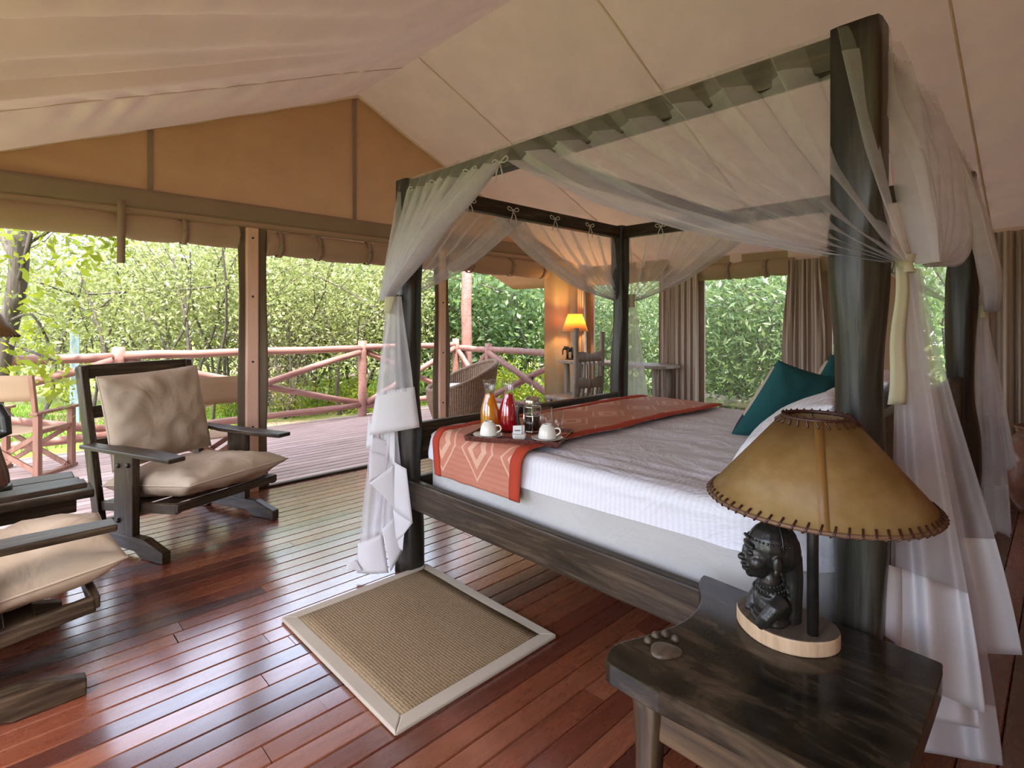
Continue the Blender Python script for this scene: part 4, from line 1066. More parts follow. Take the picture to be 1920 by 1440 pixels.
for k in range(3):
    a = 2 * PI * k / 3 + 0.4
    MB().tube([(pb.x, pb.y, ST - 0.012), (sx_ + RTP * math.cos(a), sy_ + RTP * math.sin(a), ST - 0.002)], 0.0018, 5).build('shade_spider', M['steel'], lamp)
# carved bust: head turned to the left of the picture, hand raised to the back of the head
hc = onz(1440, 1160, LZ + 0.036)                 # foot of the bust
fx = -RT * 0.93 + FW * 0.1; fx.normalize(); fy = Vector((-fx.y, fx.x, 0))   # the way it faces, its left
Bm = frame((hc.x, hc.y, LZ + 0.034), fx, fy)
bust = MB()
S = 1.0
def el(c, r, n=16): bust.ball(tuple(q * S for q in c), tuple(q * S for q in r), n, M=Bm)
el((-0.010, 0, 0.180), (0.058, 0.046, 0.058)); el((-0.028, 0, 0.172), (0.046, 0.045, 0.054))   # skull and hair
el((0.022, 0, 0.152), (0.034, 0.035, 0.048)); el((0.024, 0, 0.120), (0.026, 0.024, 0.018))     # face, jaw
el((0.040, 0, 0.112), (0.012, 0.013, 0.010))      # chin
el((0.059, 0, 0.150), (0.012, 0.0105, 0.009)); el((0.052, 0, 0.163), (0.009, 0.0055, 0.018))   # nose
el((0.054, 0, 0.133), (0.010, 0.016, 0.0052)); el((0.051, 0, 0.123), (0.010, 0.014, 0.0055))   # lips
el((0.044, 0, 0.182), (0.011, 0.030, 0.008))      # brow
for s_ in (-1, 1):
    el((0.046, s_ * 0.017, 0.167), (0.008, 0.010, 0.006))        # eyes
    el((0.030, s_ * 0.024, 0.145), (0.020, 0.014, 0.018))        # cheeks
    el((-0.006, s_ * 0.046, 0.150), (0.012, 0.006, 0.020)); el((-0.002, s_ * 0.048, 0.132), (0.006, 0.005, 0.010))   # ears
    bust.tube([Bm @ (Vector(p) * S) for p in ((-0.022, s_ * 0.040, 0.066), (0.002, s_ * 0.049, 0.050), (0.020, s_ * 0.046, 0.026), (0.030, s_ * 0.034, 0.004))], [0.018, 0.018, 0.016, 0.014], 12)
el((-0.004, 0, 0.096), (0.026, 0.026, 0.034)); el((-0.006, 0, 0.074), (0.034, 0.040, 0.018))
el((-0.008, 0, 0.040), (0.040, 0.052, 0.040)); el((-0.004, 0, 0.010), (0.044, 0.052, 0.018))
bust.tube([Bm @ (Vector(p) * S) for p in ((-0.050, 0, 0.0), (-0.054, 0, 0.05), (-0.056, 0, 0.10), (-0.050, 0, 0.15), (-0.036, 0, 0.19))], [0.026, 0.024, 0.024, 0.028, 0.030], 14)
bo = bust.build('carved_bust', M['ebony'], lamp)
rm = bo.modifiers.new('remesh', 'REMESH'); rm.mode = 'VOXEL'; rm.voxel_size = 0.0022; rm.use_smooth_shade = True
sm = bo.modifiers.new('smooth', 'SMOOTH'); sm.iterations = 5; sm.factor = 0.5
bd = MB()
for rz_, rr, zz, n_ in ((0.029, 0.0026, 0.092, 24), (0.036, 0.0032, 0.082, 28)):
    for k in range(n_):
        a = 2 * PI * k / n_; bd.ball(Bm @ (Vector((-0.004 + rz_ * math.cos(a), rz_ * 1.05 * math.sin(a), zz - 0.006 * math.cos(a))) * S), rr, 6)
bd.build('bead_necklace', M['ebony'], bo)
hb = MB()
for k in range(34):
    a = 2 * PI * k / 34; hb.ball(Bm @ (Vector((-0.010 + 0.055 * math.cos(a), 0.0455 * math.sin(a), 0.194 + 0.006 * math.cos(a))) * S), 0.0030, 6)
hb.tube([Bm @ (Vector((-0.010 + 0.058 * math.cos(a), 0, 0.181 + 0.058 * math.sin(a))) * S) for a in [PI * k / 14 for k in range(15)]], 0.0024, 5)
hb.tube([Bm @ (Vector((-0.018, 0.047 * math.cos(a), 0.181 + 0.058 * math.sin(a))) * S) for a in [PI * k / 14 for k in range(15)]], 0.0020, 5)
for k in range(5): hb.ball(Bm @ (Vector((0.049, 0.006 * (k - 2), 0.200)) * S), 0.0042, 6)
hb.build('headband', M['ebony'], bo)
# ================================================================== BREAKFAST TRAY
TZ = 0.765
c0, c1, c2 = onz(872, 824, TZ), onz(1046, 837, TZ), onz(1076, 812, TZ)
ty = (c0 - c1).normalized(); tx = Vector((ty.y, -ty.x, 0)); TL, TW = (c0 - c1).length, 0.30
tcen = (c0 + c1) / 2 + tx * (TW / 2)
Mt = frame((tcen.x, tcen.y, TZ), tx, ty)
tr_ = thing('serving_tray', 'brown wooden breakfast tray on the bed runner', 'tray', tcen - Vector((0, 0, 0.0)))
MB().box((0, 0, -0.004), (TW - 0.02, TL - 0.02, 0.008), M=Mt).build('tray_base', M['tray'], tr_, bevel=0.003)
for sx_, sy_, wx, wy_ in ((1, 0, 0, TL), (-1, 0, 0, TL), (0, 1, TW, 0), (0, -1, TW, 0)):
    a = Vector((sx_ * TW / 2 - (wx / 2 if wx else 0), sy_ * TL / 2 - (wy_ / 2 if wy_ else 0), 0.006)); b = a + Vector((wx, wy_, 0))
    MB().bar(a, b, 0.026, 0.007, side=Vector((sx_ * 0.5, sy_ * 0.5, 1)), M=Mt).build('tray_rim', M['tray'], tr_, bevel=0.002)
def tpos(px, py, dz=0.0): q = onz(px, py, TZ); return Vector((q.x, q.y, TZ + dz))
def lathe_obj(name, prof, p, mat, parent, n=28, **k): return MB().lathe(prof, n, p, **k).build(name, M[mat], parent)
def carafe(label, px, py, juice):
    p = tpos(px, py); t = thing('juice_carafe', label, 'carafe', p, group='glass juice carafes')
    out = [(0.0, 0.002), (0.040, 0.002), (0.0455, 0.010), (0.046, 0.06), (0.045, 0.105), (0.036, 0.140), (0.0265, 0.168), (0.0240, 0.190), (0.027, 0.222), (0.0345, 0.252)]
    MB().lathe(out, 32, p).build('glass_body', M['glass'], t, solid=0.0018)
    MB().lathe([(0.0, 0.006), (0.039, 0.006), (0.0435, 0.013), (0.0438, 0.06), (0.0428, 0.104), (0.034, 0.139), (0.0245, 0.168), (0.0225, 0.182), (0.0, 0.182)], 32, p).build('juice', M[juice], t)
    MB().tube([p + Vector((0.0345 * math.cos(a), 0.0345 * math.sin(a), 0.252)) for a in [2 * PI * k / 32 for k in range(32)]], 0.0016, 6, close=True).build('glass_lip', M['glass'], t)
carafe('glass carafe of orange juice on the tray', 918, 808, 'oj')
carafe('glass carafe of red juice on the tray', 953, 808, 'rj')
p = tpos(998, 812); fp = thing('french_press', 'french press with coffee, black handle and steel frame on the tray', 'coffee press', p)
lathe_obj('glass_beaker', [(0.0, 0.010), (0.036, 0.010), (0.037, 0.016), (0.037, 0.150)], p, 'glass', fp)
lathe_obj('coffee', [(0.0, 0.012), (0.0355, 0.012), (0.0355, 0.082), (0.0, 0.082)], p, 'coffee', fp)
for z in (0.012, 0.086, 0.128):
    MB().lathe([(0.0385, z - 0.004), (0.0385, z + 0.004)], 28, p).build('steel_band', M['steel'], fp, solid=0.002)
for k in range(4):
    a = k * PI / 2 - 0.75; MB().tube([p + Vector((0.040 * math.cos(a), 0.040 * math.sin(a), z)) for z in (0.0, 0.06, 0.132)], 0.0035, 6).build('frame_rod', M['steel'], fp)
lathe_obj('lid', [(0.040, 0.148), (0.041, 0.158), (0.036, 0.170), (0.02, 0.178), (0.0, 0.180)], p, 'steel', fp)
MB().tube([p + Vector((0, 0, 0.178)), p + Vector((0, 0, 0.262))], 0.0022, 6).build('plunger_rod', M['steel'], fp)
MB().ball(p + Vector((0, 0, 0.266)), 0.008, 10).build('plunger_knob', M['black'], fp)
hd = -RT * 0.97 + FW * 0.2
MB().tube(crom([p + hd * 0.040 + UP * 0.128, p + hd * 0.062 + UP * 0.128, p + hd * 0.072 + UP * 0.10, p + hd * 0.070 + UP * 0.05, p + hd * 0.058 + UP * 0.03], 5), 0.0075, 8).build('handle', M['black'], fp)
def cup(label, px, py):
    p = tpos(px, py)
    s_ = tag(MB().lathe([(0.0, 0.004), (0.040, 0.003), (0.060, 0.008), (0.072, 0.015), (0.073, 0.017), (0.060, 0.012), (0.035, 0.008), (0.0, 0.008)], 32, p).build('saucer', M['china']), label[0], 'saucer', 'white saucers')
    c_ = thing('coffee_cup', label[1], 'cup', p + Vector((0, 0, 0.012)), group='upturned white cups')
    q = p + Vector((0, 0, 0.0125))
    MB().lathe([(0.041, 0.0), (0.0405, 0.012), (0.036, 0.040), (0.028, 0.054), (0.022, 0.058), (0.022, 0.063), (0.018, 0.063), (0.017, 0.059), (0.0, 0.059)], 28, q).build('cup_body', M['china'], c_)
    hd = RT * 0.95 - FW * 0.3
    MB().tube(crom([q + hd * 0.036 + UP * 0.045, q + hd * 0.056 + UP * 0.044, q + hd * 0.060 + UP * 0.026, q + hd * 0.040 + UP * 0.012], 4), 0.0038, 7).build('handle', M['china'], c_)
    sp = thing('teaspoon', label[2], 'spoon', p + RT * 0.055, group='teaspoons on the saucers')
    a, b = p + RT * 0.045 + FW * 0.04 + UP * 0.020, p + RT * 0.065 - FW * 0.055 + UP * 0.024
    MB().tube([a, lerp(a, b, 0.5) + UP * 0.004, b], [0.0022, 0.0018, 0.0028], 6).build('spoon_handle', M['steel'], sp)
    MB().ball(a + FW * 0.014, (0.009, 0.013, 0.0035), 10).build('spoon_bowl', M['steel'], sp)
cup(('white saucer under the upturned cup by the orange juice', 'upturned white cup on a saucer in front of the orange juice', 'teaspoon beside the cup in front of the orange juice'), 916, 820)
cup(('white saucer under the upturned cup by the french press', 'upturned white cup on a saucer in front of the french press', 'teaspoon beside the cup in front of the french press'), 1026, 826)
p = tpos(973, 824); sb = thing('sachet_bowl', 'square white dish holding paper sachets at the middle of the tray', 'dish', p)
Ms = frame(p, RT + FW * 0.1, FW)
def sbf(u, v):
    a = 2 * PI * u; c, s_ = math.cos(a), math.sin(a); e = 0.35; w_ = lerp(0.024, 0.033, min(1, v * 1.4)) if v < 0.75 else 0.030
    z = 0.002 + 0.028 * min(1, v / 0.75) if v < 0.75 else 0.030 - 0.020 * (v - 0.75) / 0.25
    return (math.copysign(abs(c) ** e, c) * w_, math.copysign(abs(s_) ** e, s_) * w_, z)
MB().grid(sbf, 32, 8, closeu=True, M=Ms).build('dish', M['china'], sb)
for k, (dx, dy, rz) in enumerate(((-0.008, -0.006, -0.12), (0.006, 0.002, 0.06), (0.0, 0.010, 0.16))):
    s_ = MB().box((dx, dy, 0.038), (0.040, 0.004, 0.052), M=Ms, rot=(rz, 0, rz)).build('sachet', M['paper'], sb, bevel=0.001)
    if k == 0: MB().box((dx, dy - 0.0035, 0.043), (0.026, 0.0005, 0.006), M=Ms, rot=(rz, 0, rz)).build('sachet_print', M['ink'], s_)
for px, py, lb in ((1024, 800, 'short clear drinking glass just behind the french press on the tray'), (1045, 806, 'clear drinking glass at the right end of the tray')):
    p = tpos(px, py); g = MB().lathe([(0.0, 0.004), (0.027, 0.004), (0.029, 0.012), (0.032, 0.100)], 28, p).build('drinking_glass', M['glass'], solid=0.002); tag(g, lb, 'glass', 'clear drinking glasses')
nap = tag(MB().ball(tpos(884, 818, 0.006), (0.018, 0.012, 0.006), 12).build('sugar_wrap', M['tray']), 'small dark wrapped sweet at the left corner of the tray', 'sweet')

# ================================================================== ARMCHAIRS  (local: front is -y)
def armchair(label, loc, rz, seed):
    t = thing('armchair', label, 'armchair', loc, rz, 'low dark wooden armchairs')
    b = dict(parent=t, local=True)
    for s_ in (-1, 1):
        x = s_ * 0.36
        fm = MB(); Mf = frame((x - 0.025, 0, 0), (0, 1, 0), (0, 0, 1))
        fm.prism([(-0.47, 0.0), (-0.47, 0.060), (-0.30, 0.108), (0.22, 0.105), (0.36, 0.035), (0.36, 0.0), (0.20, 0.0), (0.14, 0.03), (-0.22, 0.03), (-0.28, 0.0)], 0.05, M=Mf)
        fm.build('foot_runner', M['dark_y'], bevel=0.006, **b)
        MB().box((x, -0.115, 0.325), (0.042, 0.175, 0.46)).build('side_panel', M['dark_z'], bevel=0.005, **b)
        am = MB(); pl = [(-0.555, -0.045), (-0.555, 0.05), (-0.30, 0.075), (0.02, 0.062), (0.10, 0.04), (0.27, 0.035), (0.275, -0.045)]
        am.prism([(y, s_ * x_ if s_ > 0 else -x_) for y, x_ in pl] if True else pl, 0.026, M=frame((x, 0, 0.553), (0, 1, 0), (-1, 0, 0)))
        am.build('armrest', M['dark_y'], bevel=0.007, **b)
        MB().bar((x - s_ * 0.03, 0.20, 0.10), (x - s_ * 0.03, 0.40, 1.03), 0.075, 0.04, side=(0, 1, 0)).build('back_upright', M['dark_z'], bevel=0.006, **b)
        for yy, zz in ((-0.165, 0.50), (-0.075, 0.49), (-0.075, 0.18)):
            MB().lathe([(0.014, 0), (0.014, 0.006), (0.008, 0.012), (0.0, 0.013)], 12, M=frame((x + s_ * 0.021, yy, zz), (0, s_, 0), (0, 0, 1))).build('bolt', M['bolt'], **b)
        MB().bar((x - s_ * 0.045, -0.50, 0.285), (x - s_ * 0.045, 0.26, 0.20), 0.055, 0.035, side=(0, 0, 1)).build('seat_rail', M['dark_y'], bevel=0.006, **b)
    MB().box((0, 0.398, 0.995), (0.70, 0.045, 0.085), rot=(R(-12), 0, 0)).build('top_rail', M['dark_x'], bevel=0.006, **b)
    MB().box((0, 0.345, 0.75), (0.64, 0.028, 0.075), rot=(R(-12), 0, 0)).build('back_slat', M['dark_x'], bevel=0.005, **b)
    MB().box((0, 0.30, 0.55), (0.64, 0.028, 0.075), rot=(R(-12), 0, 0)).build('back_slat', M['dark_x'], bevel=0.005, **b)
    MB().box((0, -0.50, 0.290), (0.66, 0.03, 0.045)).build('front_rail', M['dark_x'], bevel=0.006, **b)
    for yy in (-0.30, -0.08, 0.12): MB().box((0, yy, 0.245 + (-yy) * 0.1), (0.62, 0.08, 0.02)).build('seat_slat', M['dark_x'], bevel=0.003, **b)
    # cushions
    cs = Matrix.Translation((0.01, -0.20, 0.372)) @ Matrix.Rotation(R(-7.0), 4, 'X')
    sc_ = pillow_mb(0.66, 0.80, 0.20, cs, 34, seed=seed, pinch=0.05, wr=0.022, pw=0.42).build('seat_cushion', M['cushion'], **b)
    piping(0.66, 0.80, cs, 0.05).build('piping', M['piping'], sc_, local=True)
    cb = Matrix.Translation((0.02, 0.215, 0.70)) @ Matrix.Rotation(R(78), 4, 'X') @ Matrix.Rotation(R(2.5), 4, 'Z')
    bc_ = pillow_mb(0.64, 0.58, 0.21, cb, 34, seed=seed + 5, pinch=0.07, wr=0.024, pw=0.44).build('back_cushion', M['cushion'], **b)
    piping(0.64, 0.58, cb, 0.07).build('piping', M['piping'], bc_, local=True)
    return t
armchair('low dark wooden armchair with beige cushions in front of the tent post', (0.856, 3.95, 0), R(21), 2)
armchair('dark wooden armchair with beige cushion cut off by the left edge of the picture', (-0.23, 2.76, 0), R(91), 11)

# ================================================================== SIDE TABLE AND STATUE LAMP (left edge)
st = thing('side_table', 'dark plank side table between the two armchairs', 'table', (0.10, 3.69, 0))
for i, (y0, y1, x1) in enumerate(((3.44, 3.61, 0.385), (3.615, 3.78, 0.355), (3.785, 3.95, 0.34))):
    MB().box(((-0.25 + x1) / 2, (y0 + y1) / 2, 0.435), (x1 + 0.25, y1 - y0, 0.042)).build('top_plank', M['dark_x'], st, bevel=0.007)
MB().box((0.06, 3.52, 0.375), (0.52, 0.035, 0.075)).build('apron', M['dark_x'], st, bevel=0.005)
MB().box((0.06, 3.87, 0.375), (0.52, 0.035, 0.075)).build('apron', M['dark_x'], st, bevel=0.005)
for x in (-0.16, 0.25):
    for y in (3.53, 3.86): MB().box((x, y, 0.17), (0.07, 0.06, 0.34)).build('leg', M['dark_z'], st, bevel=0.006)
sl = thing('statue_lamp', 'carved wooden figure lamp on the side table at the left edge', 'lamp', (0.0, 3.80, 0.457))
SX, SY, SZ = -0.022, 3.74, 0.457
Ms = frame((SX, SY, SZ), RT, FW)
MB().lathe([(0.0, 0), (0.11, 0), (0.11, 0.02), (0.10, 0.03), (0.0, 0.03)], 28, (SX, SY, SZ)).build('base', M['ebony'], sl)
def skirt(u, v):
    a = 2 * PI * u; z = 0.03 + 0.24 * v; r = lerp(0.096, 0.058, smooth(v)) * (1 + 0.06 * math.sin(a * 9 + v * 3) * (1 - v * 0.6)); return (SX + r * math.cos(a), SY + r * math.sin(a), SZ + z)
MB().grid(skirt, 72, 14, closeu=True).build('carved_skirt', M['skirtwood'], sl)
fb = MB()
def el2(c, r): fb.ball(c, r, 16, M=Ms)
el2((0, 0, 0.30), (0.062, 0.05, 0.07)); el2((0, 0, 0.38), (0.075, 0.05, 0.07)); el2((0, 0, 0.43), (0.08, 0.045, 0.03)); el2((0, 0, 0.47), (0.028, 0.028, 0.04)); el2((0, 0, 0.535), (0.042, 0.048, 0.056))
el2((0, -0.045, 0.53), (0.009, 0.012, 0.012)); el2((0, -0.040, 0.513), (0.013, 0.010, 0.006))
for s_ in (-1, 1):
    fb.tube([Ms @ Vector(p) for p in ((s_ * 0.070, 0, 0.43), (s_ * 0.108, 0.0, 0.37), (s_ * 0.122, -0.005, 0.30), (s_ * 0.095, -0.04, 0.285), (s_ * 0.045, -0.06, 0.29))], [0.026, 0.025, 0.024, 0.021, 0.015], 12)
fo = fb.build('carved_figure', M['ebony'], sl)
rm = fo.modifiers.new('remesh', 'REMESH'); rm.mode = 'VOXEL'; rm.voxel_size = 0.004; rm.use_smooth_shade = True
MB().tube([(SX, SY, SZ + 0.55), (SX, SY, SZ + 0.86)], 0.009, 10).build('pole', M['ebony'], sl)
ss = MB().lathe([(0.135, 0.775), (0.055, 0.90)], 40, (SX, SY, SZ)).build('lamp_shade', M['hide'], sl, solid=0.003)
lc = MB()
for k in range(36):
    a = 2 * PI * k / 36
    lc.tube([(SX + (0.135 + dr) * math.cos(a + da), SY + (0.135 + dr) * math.sin(a + da), SZ + 0.775 + dz) for da, dr, dz in ((0.03, -0.007, 0.012), (0.0, 0.003, 0.0), (-0.03, -0.004, -0.005))], 0.003, 5)
lc.build('lacing', M['lace'], ss, kind='stuff')

# ================================================================== DESK CORNER
DZ = 0.85
ds = thing('writing_desk', 'slab writing desk along the window wall in the far corner', 'desk', (5.1, 3.6, 0))
dpoly = crom([(4.93, 4.28, 0), (4.90, 4.0, 0), (4.95, 3.6, 0), (4.92, 3.2, 0), (4.98, 2.92, 0), (5.15, 2.88, 0), (5.32, 2.92, 0), (5.33, 3.5, 0), (5.33, 4.27, 0), (5.1, 4.30, 0)], 3)
MB().prism([(p.x, p.y) for p in dpoly], 0.035, M=Matrix.Translation((0, 0, DZ - 0.035))).build('slab_top', M['drift'], ds, bevel=0.008)
for x, y in ((5.0, 4.2), (5.0, 3.0), (5.27, 4.2), (5.27, 3.0)):
    MB().tube([(x + 0.02 * nz(z * 3, x), y + 0.02 * nz(z * 3, y), z) for z in (0, 0.2, 0.4, 0.6, DZ - 0.03)], [0.036, 0.032, 0.03, 0.033, 0.034], 10).build('leg', M['drift'], ds)
LD = Vector((5.10, 4.19, DZ))
dl = thing('desk_lamp', 'small lit desk lamp with glowing amber shade in the far corner', 'lamp', LD)
MB().lathe([(0.0, 0), (0.085, 0), (0.085, 0.018), (0.0, 0.018)], 24, LD).build('base', M['dark_x'], dl)
MB().tube([LD + Vector((0.02, -0.02, 0.018)), LD + Vector((0.02, -0.02, 0.36))], 0.010, 10).build('pole', M['ebony'], dl)
eb = MB(); Me = frame(LD + Vector((-0.03, 0.02, 0.018)), -RT, -FW)
eb.ball((0, 0, 0.11), (0.05, 0.032, 0.036), 14, M=Me); eb.ball((0.052, 0, 0.125), (0.026, 0.022, 0.026), 12, M=Me)
eb.tube([Me @ Vector(p) for p in ((0.07, 0, 0.12), (0.088, 0, 0.09), (0.086, 0, 0.055), (0.095, 0, 0.04))], [0.012, 0.010, 0.008, 0.006], 8)
for x in (-0.03, 0.03):
    for y in (-0.018, 0.018): eb.tube([Me @ Vector((x, y, 0.10)), Me @ Vector((x, y, 0.0))], [0.015, 0.013], 8)
for s_ in (-1, 1): eb.ball((0.04, s_ * 0.026, 0.125), (0.016, 0.005, 0.022), 10, M=Me)
eb.build('carved_elephant', M['ebony'], dl)
dsx, dsy = LD.x + 0.02, LD.y - 0.02
MB().lathe([(0.158, 0.345), (0.085, 0.555)], 40, (dsx, dsy, DZ)).build('lamp_shade', M['lit_shade'], dl, solid=0.003)
MB().ball((dsx, dsy, DZ + 0.43), 0.028, 12).build('bulb', None, dl)
t = NT('lamp_bulb'); e = t.n('ShaderNodeEmission'); e.inputs[0].default_value = (1.0, 0.62, 0.25, 1); e.inputs[1].default_value = 12; bpy.data.objects['bulb'].data.materials.append(t.done(e.outputs[0]))
pl_ = bpy.data.lights.new('desk_lamp_light', 'POINT'); pl_.energy = 12; pl_.color = (1.0, 0.55, 0.18); pl_.shadow_soft_size = 0.04
plo = bpy.data.objects.new('desk_lamp_light', pl_); COL.objects.link(plo); plo.parent = dl; plo.location = (0.02, -0.02, 0.48)
# driftwood chair at the desk
dc = thing('desk_chair', 'driftwood chair with slatted back standing at the desk', 'chair', (4.80, 3.78, 0))
ca = RT * 0.80 + FW * 0.6; ca.normalize(); cf_ = Vector((-ca.y, ca.x, 0)); C0 = Vector((4.78, 3.72, 0))      # across the back; facing the desk
def cp(a, f_, z): return C0 + ca * a + cf_ * f_ + UP * z
for s_, tp in ((-1, 1.24), (1, 1.20)):
    MB().tube([cp(s_ * 0.20 + 0.012 * nz(z * 3, s_), 0.02 * nz(z * 2, s_ + 4) - 0.03 * z, z) for z in [tp * k / 8 for k in range(9)]], [0.030 + 0.006 * nz(k, s_) for k in range(9)], 9).build('back_post', M['drift'], dc)
    MB().tube([cp(s_ * 0.20, 0.40, z) for z in (0, 0.15, 0.3, 0.43)], [0.03, 0.026, 0.028, 0.03], 9).build('leg', M['drift'], dc)
for z0, h in ((0.87, 0.10), (0.58, 0.11)):
    def rf(u, v): a = lerp(-0.20, 0.20, u); return cp(a, -0.03 - 0.02 * math.sin(PI * u), z0 + h * v + (0.012 * math.sin(u * 9) if v > 0.5 else 0))
    MB().grid(rf, 16, 2).build('back_rail', M['drift'], dc, solid=0.025)
for k in range(5):
    a = lerp(-0.14, 0.14, k / 4); MB().tube([cp(a, 0.0, 0.46), cp(a + 0.01 * nz(k, 1), -0.03, 0.66), cp(a, -0.035, 0.90)], 0.014, 8).build('back_slat', M['drift'], dc)
MB().prism([(-0.24, -0.03), (0.24, -0.03), (0.25, 0.44), (-0.25, 0.44)], 0.04, M=frame(C0 + UP * 0.43, ca, cf_)).build('seat', M['drift'], dc, bevel=0.01)

# clay pot at the right edge
PX = Vector((5.11, 0.14, 0))
pt = tag(MB().lathe([(0.0, 0.0), (0.10, 0.0), (0.14, 0.08), (0.185, 0.20), (0.20, 0.31), (0.185, 0.42), (0.14, 0.50), (0.105, 0.54), (0.115, 0.575), (0.125, 0.59), (0.115, 0.595), (0.095, 0.56), (0.0, 0.54)], 40, PX).build('clay_pot', M['clay']), 'large glazed brown clay pot on the floor at the right edge', 'pot')

# ================================================================== DECK FURNITURE AND RAILING
def log(mb, a, b, r, n=9, w_=0.012, seed=0):
    a, b = Vector(a), Vector(b); k = 8
    sd = (b - a).cross(UP); sd = sd.normalized() if sd.length > 0.01 else Vector((1, 0, 0))
    pts = [lerp(a, b, i / k) + UP * (w_ * nz(i * 0.7, seed)) + sd * (w_ * nz(i * 0.7, seed + 5)) for i in range(k + 1)]
    return mb.tube(pts, [r * (1 + 0.12 * nz(i * 0.9, seed + 2)) for i in range(k + 1)], n)
RYW = 6.86
fr = thing('deck_railing', 'reddish log railing with crossed braces along the outer edge of the deck', 'railing', (2.0, RYW, 0))
px_ = [-1.82, 0.963, 3.745, 5.40]
for i, x in enumerate(px_): log(MB(), (x, RYW, -0.3), (x, RYW, 1.045), 0.058, 12, 0.004, x).build('post', M['railwood'], fr)
for i, (a, b) in enumerate(zip(px_[:-1], px_[1:])):
    log(MB(), (a - 0.03, RYW, 0.955), (b + 0.03, RYW, 0.94), 0.047, 10, 0.014, a).build('top_rail', M['railwood'], fr)
    log(MB(), (a, RYW, 0.14), (b, RYW, 0.15), 0.042, 10, 0.016, a + 3).build('bottom_rail', M['railwood'], fr)
    log(MB(), (a + 0.05, RYW - 0.03, 0.18), (b - 0.05, RYW - 0.03, 0.90), 0.042, 10, 0.014, a + 6).build('cross_brace', M['railwood'], fr)
    log(MB(), (a + 0.05, RYW + 0.03, 0.90), (b - 0.05, RYW + 0.03, 0.18), 0.042, 10, 0.014, a + 8).build('cross_brace', M['railwood'], fr)
sr = thing('side_railing', 'reddish log railing at the far end of the deck behind the wicker chair', 'railing', (5.46, 5.7, 0))
for y in (6.14, 4.50): log(MB(), (5.46, y, -0.3), (5.46, y, 0.98), 0.052, 12, 0.004, y).build('post', M['railwood'], sr)
for a, b in ((6.86, 6.14), (6.14, 4.50)):
    log(MB(), (5.46, a, 0.90), (5.46, b, 0.88), 0.046, 10, 0.012, a).build('top_rail', M['railwood'], sr)
    log(MB(), (5.46, a, 0.14), (5.46, b, 0.14), 0.040, 10, 0.012, a + 3).build('bottom_rail', M['railwood'], sr)
    log(MB(), (5.43, a - 0.05, 0.85), (5.43, b + 0.05, 0.18), 0.046, 10, 0.014, a + 4).build('cross_brace', M['railwood'], sr)
    log(MB(), (5.49, a - 0.05, 0.18), (5.49, b + 0.05, 0.85), 0.046, 10, 0.014, a + 5).build('cross_brace', M['railwood'], sr)
o = log(MB(), (5.56, 6.80, -0.3), (5.58, 6.80, 2.66), 0.085, 14, 0.02, 3.3).build('porch_pole', M['railwood']); tag(o, 'thick reddish log pole holding up the porch at the deck corner', 'pole')

def director(label, loc, rz):
    """local: front +y"""
    t = thing('folding_chair', label, 'chair', loc, rz, 'folding wood and canvas deck chairs'); b = dict(parent=t, local=True)
    for s_ in (-1, 1):
        x = s_ * 0.27
        MB().box((x, -0.20, 0.27), (0.045, 0.05, 0.52)).build('rear_post', M['chairwood'], bevel=0.004, **b)
        MB().box((x, 0.20, 0.27), (0.045, 0.05, 0.52)).build('front_post', M['chairwood'], bevel=0.004, **b)
        MB().box((x, 0.0, 0.015), (0.05, 0.50, 0.03)).build('floor_rail', M['chairwood'], bevel=0.004, **b)
        MB().box((x, 0.01, 0.545), (0.065, 0.52, 0.025)).build('armrest', M['chairwood'], bevel=0.005, **b)
        MB().box((x, 0.0, 0.385), (0.03, 0.44, 0.035)).build('seat_rail', M['chairwood'], bevel=0.004, **b)
        MB().box((x, -0.245, 0.70), (0.035, 0.03, 0.34), rot=(R(8), 0, 0)).build('back_upright', M['chairwood'], bevel=0.004, **b)
    for y, s_ in ((0.16, 1), (0.16, -1), (-0.16, 1), (-0.16, -1)):
        MB().bar((-0.26 * s_, y + 0.015 * s_, 0.04), (0.26 * s_, y + 0.015 * s_, 0.37), 0.04, 0.02, side=(0, 0, 1)).build('cross_leg', M['chairwood'], bevel=0.003, **b)
    MB().grid(lambda u, v: (lerp(-0.27, 0.27, u), lerp(-0.20, 0.20, v), 0.40 - 0.035 * math.sin(PI * u)), 12, 6).build('canvas_seat', M['dircanvas'], solid=0.006, **b)
    MB().grid(lambda u, v: (lerp(-0.285, 0.285, u), -0.245 - 0.03 * math.sin(PI * u) - 0.025 * v, lerp(0.655, 0.87, v)), 14, 4).build('canvas_back', M['dircanvas'], solid=0.008, **b)
    return t
director('folding wood and canvas chair on the deck beside the carved figure lamp', (0.20, 6.28, 0), R(-38))
director('folding chair with tan canvas back on the deck behind the armchair', (1.33, 4.98, 0), R(-12))

# wicker tub chair
WC = Vector((4.50, 5.62, 0)); wk = thing('wicker_chair', 'brown wicker tub chair with a white cushion on the deck', 'chair', WC)
bd_ = math.atan2((RT * 0.9 + FW * 0.35).y, (RT * 0.9 + FW * 0.35).x)       # direction of its tall back
def rimh(a): return 0.42 + 0.36 * (0.5 + 0.5 * math.cos(a - bd_)) ** 1.3
def wsh(off):
    def f(u, v):
        a = 2 * PI * u; h = rimh(a); z = lerp(0.03, h, v); r = (0.36 + 0.09 * math.sin(PI * 0.5 * v)) * (1 + 0.012 * math.cos(a * 90)) + off + 0.05 * v * max(0, math.cos(a - bd_))
        return WC + Vector((math.cos(a) * r, math.sin(a) * r, z + 0.003 * math.sin(v * 120)))
    return f
MB().grid(wsh(0), 360, 30, closeu=True).build('woven_shell', M['wicker'], wk)
MB().grid(wsh(-0.03), 360, 30, closeu=True).build('woven_lining', M['wicker'], wk)
